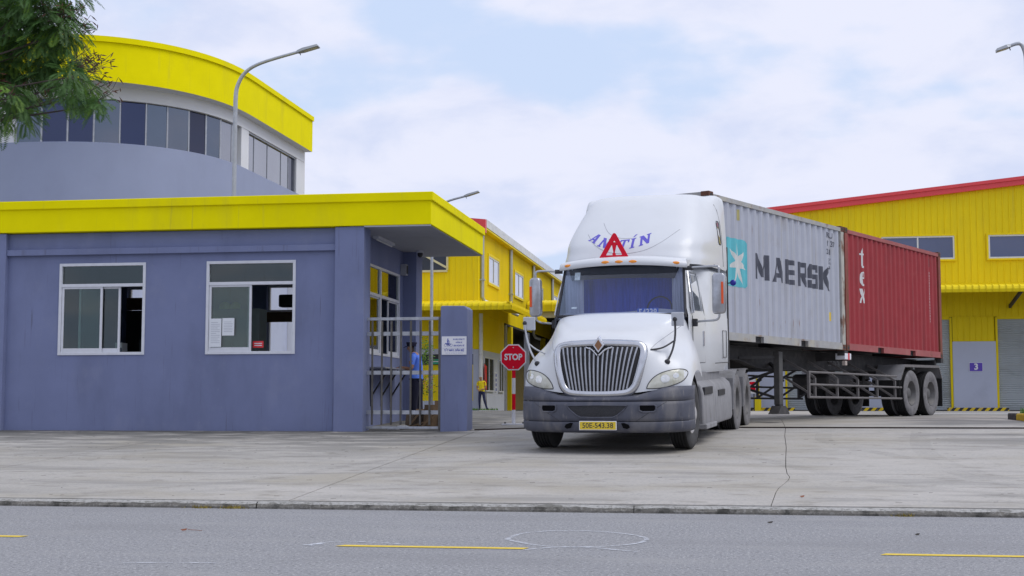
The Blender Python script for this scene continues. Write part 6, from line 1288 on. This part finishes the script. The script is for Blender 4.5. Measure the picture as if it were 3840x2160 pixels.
for ci, (px, py, rp) in enumerate(clus):
    Yc = 15.2+rt.uniform(-.6, .6); c = atY(px, py, Yc); r = rp*15.2/5250*1.02
    mid = fork.lerp(c, .55)+Vector((rt.uniform(-.15, .15), rt.uniform(-.15, .15), rt.uniform(.0, .25)))
    brm.tube(smooth_pts([tuple(fork.lerp(c, .0)), tuple(mid), tuple(c)], 3), .026, 5, .006)
    vis_ = px > -90; nf = int((r/.30)**2*(84 if vis_ else 16))+9
    for k in range(nf):
        v = Vector((rt.gauss(0, 1), rt.gauss(0, 1), rt.gauss(0, 1))).normalized(); rad_ = r*(.25+.72*rt.random()**.6); o = c+Vector((v.x*rad_, v.y*rad_*1.3, v.z*rad_*.95))
        d = Vector((v.x, v.y, v.z*.5-.25))+Vector((rt.uniform(-.5, .5), rt.uniform(-.5, .5), rt.uniform(-.5, .2)))
        crown.mi = 1 if rt.random() < .22 else 0
        frond(crown, o, d, rt.uniform(.20, .34), rt, 15)
        if k % 7 == 0: brm.tube([tuple(c), tuple(c.lerp(o, .6)+Vector((0, 0, .03))), tuple(o)], .007, 3, .003)
for px, py, n in ((355, 225, 26), (330, 205, 16), (395, 240, 14), (320, 110, 10), (250, 40, 22), (200, 20, 20), (160, 50, 14), (330, 80, 6), (410, 310, 7), (440, 345, 7), (190, 375, 7), (20, 320, 18), (50, 345, 14), (370, 275, 6), (290, 30, 8)):
    for k in range(n):
        c = atY(px+rt.gauss(0, 22), py+rt.gauss(0, 22), 15.0+rt.uniform(-.4, .4)); d = Vector((rt.uniform(-.2, 1), rt.uniform(-.5, .5), rt.uniform(-.7, .8))).normalized(); L = rt.uniform(.03, .055); s_ = d.cross(Vector((0, 1, 0))).normalized()*.008
        pods.add([c-d*L, c+s_, c+d*L, c-s_], [(0, 1, 2, 3)])
        if k % 2 == 0: brm.tube([tuple(c-d*L), tuple(atY(px-60, py+25, 15.0).lerp(c, .6)), tuple(atY(px-70, py+30, 15.0))], .003, 3, .003)
brm.tube([tuple(atY(250, 150, 15)), tuple(atY(300, 50, 15)), tuple(atY(345, -20, 15))], .006, 3, .003)
crown.build('crown', [leaf_d, leaf_l], tree); pods.build('seed_pods', pod_m, tree)['kind'] = 'stuff'; brm.build('branches', bark, tree)
def shrub(name, label, c, parts, stem_h):
    t = thing(name, label, 'shrub', c); rr = random.Random(int(c[0]*100))
    MB().tube([(0, 0, 0), (.03, 0, stem_h*.5), (0, 0, stem_h)], .025, 6, .012).build('stem', bark, t, world=False)
    for nm, mt, (ox, oy, oz), r, n, lw in parts:
        mb = MB()
        for k in range(n):
            v = Vector((rr.gauss(0, 1), rr.gauss(0, 1), rr.gauss(0, 1))).normalized()*(.35+.65*rr.random()); p = Vector((ox+v.x*r[0], oy+v.y*r[1], oz+v.z*r[2])); d = Vector((rr.uniform(-1, 1), rr.uniform(-1, 1), rr.uniform(-.6, .6))).normalized(); s_ = d.cross(Vector((rr.uniform(-1, 1), rr.uniform(-1, 1), 1))).normalized()
            mb.add([p, p+d*lw+s_*lw*.4, p+d*lw*2, p+d*lw-s_*lw*.4], [(0, 1, 2, 3)])
        mb.build(nm, mt, t, world=False)
pink = M('pink_flower', (.62, .16, .20), .8, var=.3, vs=20); lime = M('lime_leaf', (.20, .30, .03), .7, var=.3, vs=9)
sp_ = atY(1600, 1400, 33.5); shrub('flowering_shrub', 'tall green shrub with pink flowers seen through the gate bars', (sp_.x-.15, 33.5, gz(sp_.x, 33.5)), [('upper_foliage', leaf_l, (.05, 0, 1.55), (.30, .3, .42), 330, .045), ('lower_foliage', lime, (.08, 0, .72), (.38, .3, .38), 260, .04), ('flowers', pink, (.12, -.05, .8), (.36, .3, .32), 90, .03)], 1.3)
grass_m = M('grass_green', (.10, .24, .02), .8, var=.3, vs=3)
def grass(name, x0, x1, y0, y1, n, h, zf, label=None):
    mb = MB(); rr = random.Random(5)
    for k in range(n):
        x, y = rr.uniform(x0, x1), rr.uniform(y0, y1); a = rr.uniform(0, 6.28); dx_, dy_ = math.cos(a)*.012, math.sin(a)*.012; l = h*rr.uniform(.5, 1.2); z = zf(x, y)
        mb.add([(x-dx_, y-dy_, z), (x+dx_, y+dy_, z), (x+rr.uniform(-.04, .04), y+rr.uniform(-.04, .04), z+l)], [(0, 1, 2)])
    return tag(mb.build(name, grass_m), kind='stuff')
# grass island with painted kerb stones, right edge
ix, iy0, iy1 = 5.53, 26.6, 30.1; zi = lambda y: gz(6, y)
isl = tag(MB().grid([[(ix+.15, y, zi(y)+.10), (ix+1.5, y, zi(y)+.20), (ix+4, y, zi(y)+.2)] for y in (iy0, 28, 29, iy1-.1)]).build('grass_island', M('island_soil', (.08, .12, .03), .95, var=.3, vs=5)), kind='structure')
kb = M('kerb_black_paint', (.045, .045, .05), .75, var=.25, vs=8, dirt=[((.22, .21, .2), .6, 9, (1, 1, 1), .56, .7)]); ky = M('kerb_yellow_paint', (.62, .42, .02), .75, var=.15, vs=8, dirt=[((.25, .2, .1), .6, 9, (1, 1, 1), .55, .7)])
y = iy1; i = 0
while y > iy0:
    MB().box(ix, ix+.16, y-.86, y-.01, zi(y)-.05, zi(y)+.13).build('kerb_stone', kb if i % 2 == 0 else ky, isl, bevel=.03, world=False); y -= .87; i += 1
for i in range(5): MB().box(ix+.17+i*.87, ix+.17+i*.87+.85, iy1-.17, iy1-.01, zi(30)-.05, zi(30)+.13).build('kerb_stone', ky if i % 2 == 0 else kb, isl, bevel=.03, world=False)
grass('island_grass', ix+.2, ix+2.2, iy0+.3, iy1-.25, 5200, .16, lambda x, y: zi(y)+.10+.10*min(1, (x-ix-.15)/1.35))
grass('wall_foot_grass', -13.0, -10.9, 64.2, 64.75, 420, .12, lambda x, y: .86)
# ================================================================== SMALL THINGS
bo = thing('yellow_bollard', 'square yellow steel bollard at the warehouse front seen under the trailer', 'bollard', (.93, 57.0, .86))
MB().box(.80, 1.06, 56.9, 57.16, .84, 1.42).build('foot_block', yellow_sheet, bo, bevel=.02); MB().box(.86, .99, 56.95, 57.1, 1.42, 2.15).build('post', yellow_sheet, bo, bevel=.01)
rw = thing('barrier_board', 'red and white striped barrier board left of the yellow bollard', 'barrier', (.55, 57.3, .86))
for i in range(5): MB().box(.2, .84, 57.28, 57.32, 1.55+i*.12, 1.665+i*.12).build('board_band', sgn_red if i % 2 else sign_white, rw)
for x in (.25, .78): MB().box(x-.02, x+.02, 57.33, 57.36, .86, 2.15).build('leg', dark_steel, rw)
card = M('cardboard', (.15, .10, .06), .95, var=.2, vs=5); card_d = M('dark_cardboard', (.06, .045, .035), .95, var=.3, vs=5)  # two cardboard tones, the second one darker
spx = atY(1590, 1560, 26.3); sp_l = thing('scrap_pile', 'heap of brown cardboard and wood scraps behind the lower gate bars', 'scrap pile', (spx.x, 26.3, gz(spx.x, 26.3)))
rs = random.Random(4)
def bent(x, y, z, wx, hz, lean, rz, bow):
    rows = []
    for i in range(6):
        u = i/5; rows.append([((v-.5)*wx*math.cos(rz), y+(v-.5)*wx*math.sin(rz)+lean*u+bow*math.sin(math.pi*v), z+hz*u) for v in [k/4 for k in range(5)]])
    return MB().grid([[(x+p[0], p[1], p[2]) for p in r] for r in rows])
for (x, y, wx, hz, lean, rz, bow, m_) in ((-.22, -.1, .25, .30, .1, .3, .06, card_d), (-.05, .0, .3, .36, .15, -.2, .08, card), (.15, .05, .35, .44, .12, .15, -.08, card), (.24, -.05, .3, .24, .05, -.4, .1, card_d), (.05, .15, .4, .30, -.1, .1, .05, card_d), (.26, .12, .2, .52, .1, .5, .05, card)):
    bent(x, y, .0, wx, hz, lean, rz, bow).build('cardboard_sheet', m_, sp_l, world=False)
for a, b in (((-.2, -.2, .03), (.2, -.15, .16)), ((.0, -.22, .02), (.25, -.1, .3)), ((-.28, -.12, .02), (-.1, -.05, .26))): MB().bar(a, b, .05, .03).build('wood_offcut', card, sp_l, world=False)
MB().box(-.33, .33, .1, .35, .0, .22).build('dark_crate', card_d, sp_l, world=False, bevel=.01)
wpz = atY(1475, 1613, 25.7); wl = thing('foam_lid', 'white foam lid lying on the ground behind the gate', 'foam lid', (wpz.x, 25.7, gz(wpz.x, 25.7)))
MB().prism([(-.10, -.06), (.09, -.07), (.11, .05), (-.08, .07)], .004, .03, 'z').build('lid', sign_white, wl, world=False, bevel=.006)
bgp = atY(1512, 1611, 25.9); pb = thing('plastic_bag', 'crumpled translucent plastic bag on the ground behind the gate', 'plastic bag', (bgp.x, 25.9, gz(bgp.x, 25.9)))
rows = []
for i in range(6):
    rows.append([((.14*math.sin(math.pi*(i+.3)/6)+rs.uniform(-.02, .02))*math.cos(2*math.pi*j/10), (.08*math.sin(math.pi*(i+.3)/6)+rs.uniform(-.015, .015))*math.sin(2*math.pi*j/10), .004+.012*i+rs.uniform(0, .01)) for j in range(10)])
MB().grid(rows, True).build('bag', M('bag_white', (.5, .52, .55), .4, var=.1), pb, world=False)
dead = M('dead_leaf', (.22, .07, .03), .8, var=.3, vs=20); dark_leaf = M('dark_leaf', (.03, .025, .02), .8)
def fallen(label, px, py, L, z, mt, rz, stem=.0):
    p = pz(px, py, z) if z is not None else None
    if p is None:
        d = ray(px, py); Y = 20
        for k in range(30):
            q = _C+d*(Y/d.y); Y += (q.z-gz(q.x, q.y))*12
        p = _C+d*(Y/d.y); p.z = gz(p.x, p.y)
    t = thing('fallen_leaf', label, 'leaf', p+Vector((0, 0, .002)), (0, 0, rz)); MB().grid([[(-L, 0, .012), (-L*.4, -L*.35, .004), (L*.5, -L*.3, .006), (L, 0, .02)], [(-L, 0, .012), (-L*.4, 0, .010), (L*.5, 0, .014), (L, 0, .02)], [(-L, 0, .012), (-L*.4, L*.35, .016), (L*.5, L*.3, .02), (L, 0, .02)]]).build('blade', mt, t, world=False)
    if stem: MB().tube([(L, 0, .012), (L+stem, .01, .004)], .002, 4).build('stalk', dead, t, world=False)
fallen('reddish dead leaf with a long stalk on the asphalt at lower left', 690, 1992, .032, .0, dead, .1, .12)
fallen('small orange-brown leaf on the concrete right of the crack', 3008, 1866, .03, None, dead, .5)
fallen('thin dark leaf on the asphalt below the truck, right of centre', 2888, 1964, .028, .0, dark_leaf, .0)
fallen('small dark leaf on the asphalt near the right edge', 3440, 2010, .022, .0, dark_leaf, .2)
# scattered twigs on the driveway
mb = MB(); rr = random.Random(9)
for k in range(230):
    x, y = rr.uniform(-13, 3.5), rr.uniform(14.3, 25)
    if rr.random() < max(0, (x+3)/9): continue
    a = rr.gauss(0, .35); L = rr.uniform(.02, .07); z = gz(x, y)+.003; mb.bar((x, y, z), (x+math.cos(a)*L, y+math.sin(a)*L, z+.002), .003, .002)
tag(mb.build('twig_litter', M('twig', (.07, .06, .05), .9)), kind='stuff')
weed_m = M('weed', (.22, .17, .03), .8, var=.5, vs=20)
for lab, px, n in (('larger yellow-green weed tuft growing at the kerb foot left of centre', 940, 90), ('smaller weed tuft at the kerb foot nearest the left edge', 820, 45), ('tiny weed tuft at the kerb foot on the right', 3370, 40)):
    p = pz(px, 1893 if px < 2000 else 1919, .0); t = thing('kerb_weed', lab, 'weed', (p.x, 14.02, 0)); mb = MB()
    for k in range(n):
        x, y = rr.gauss(0, .07), rr.uniform(-.05, .015); mb.add([(x, y, 0), (x+.008, y+.004, .0), (x+rr.uniform(-.03, .03), y+rr.uniform(-.03, .02), rr.uniform(.02, .045))], [(0, 1, 2)])
    mb.build('leaves', weed_m, t, world=False)
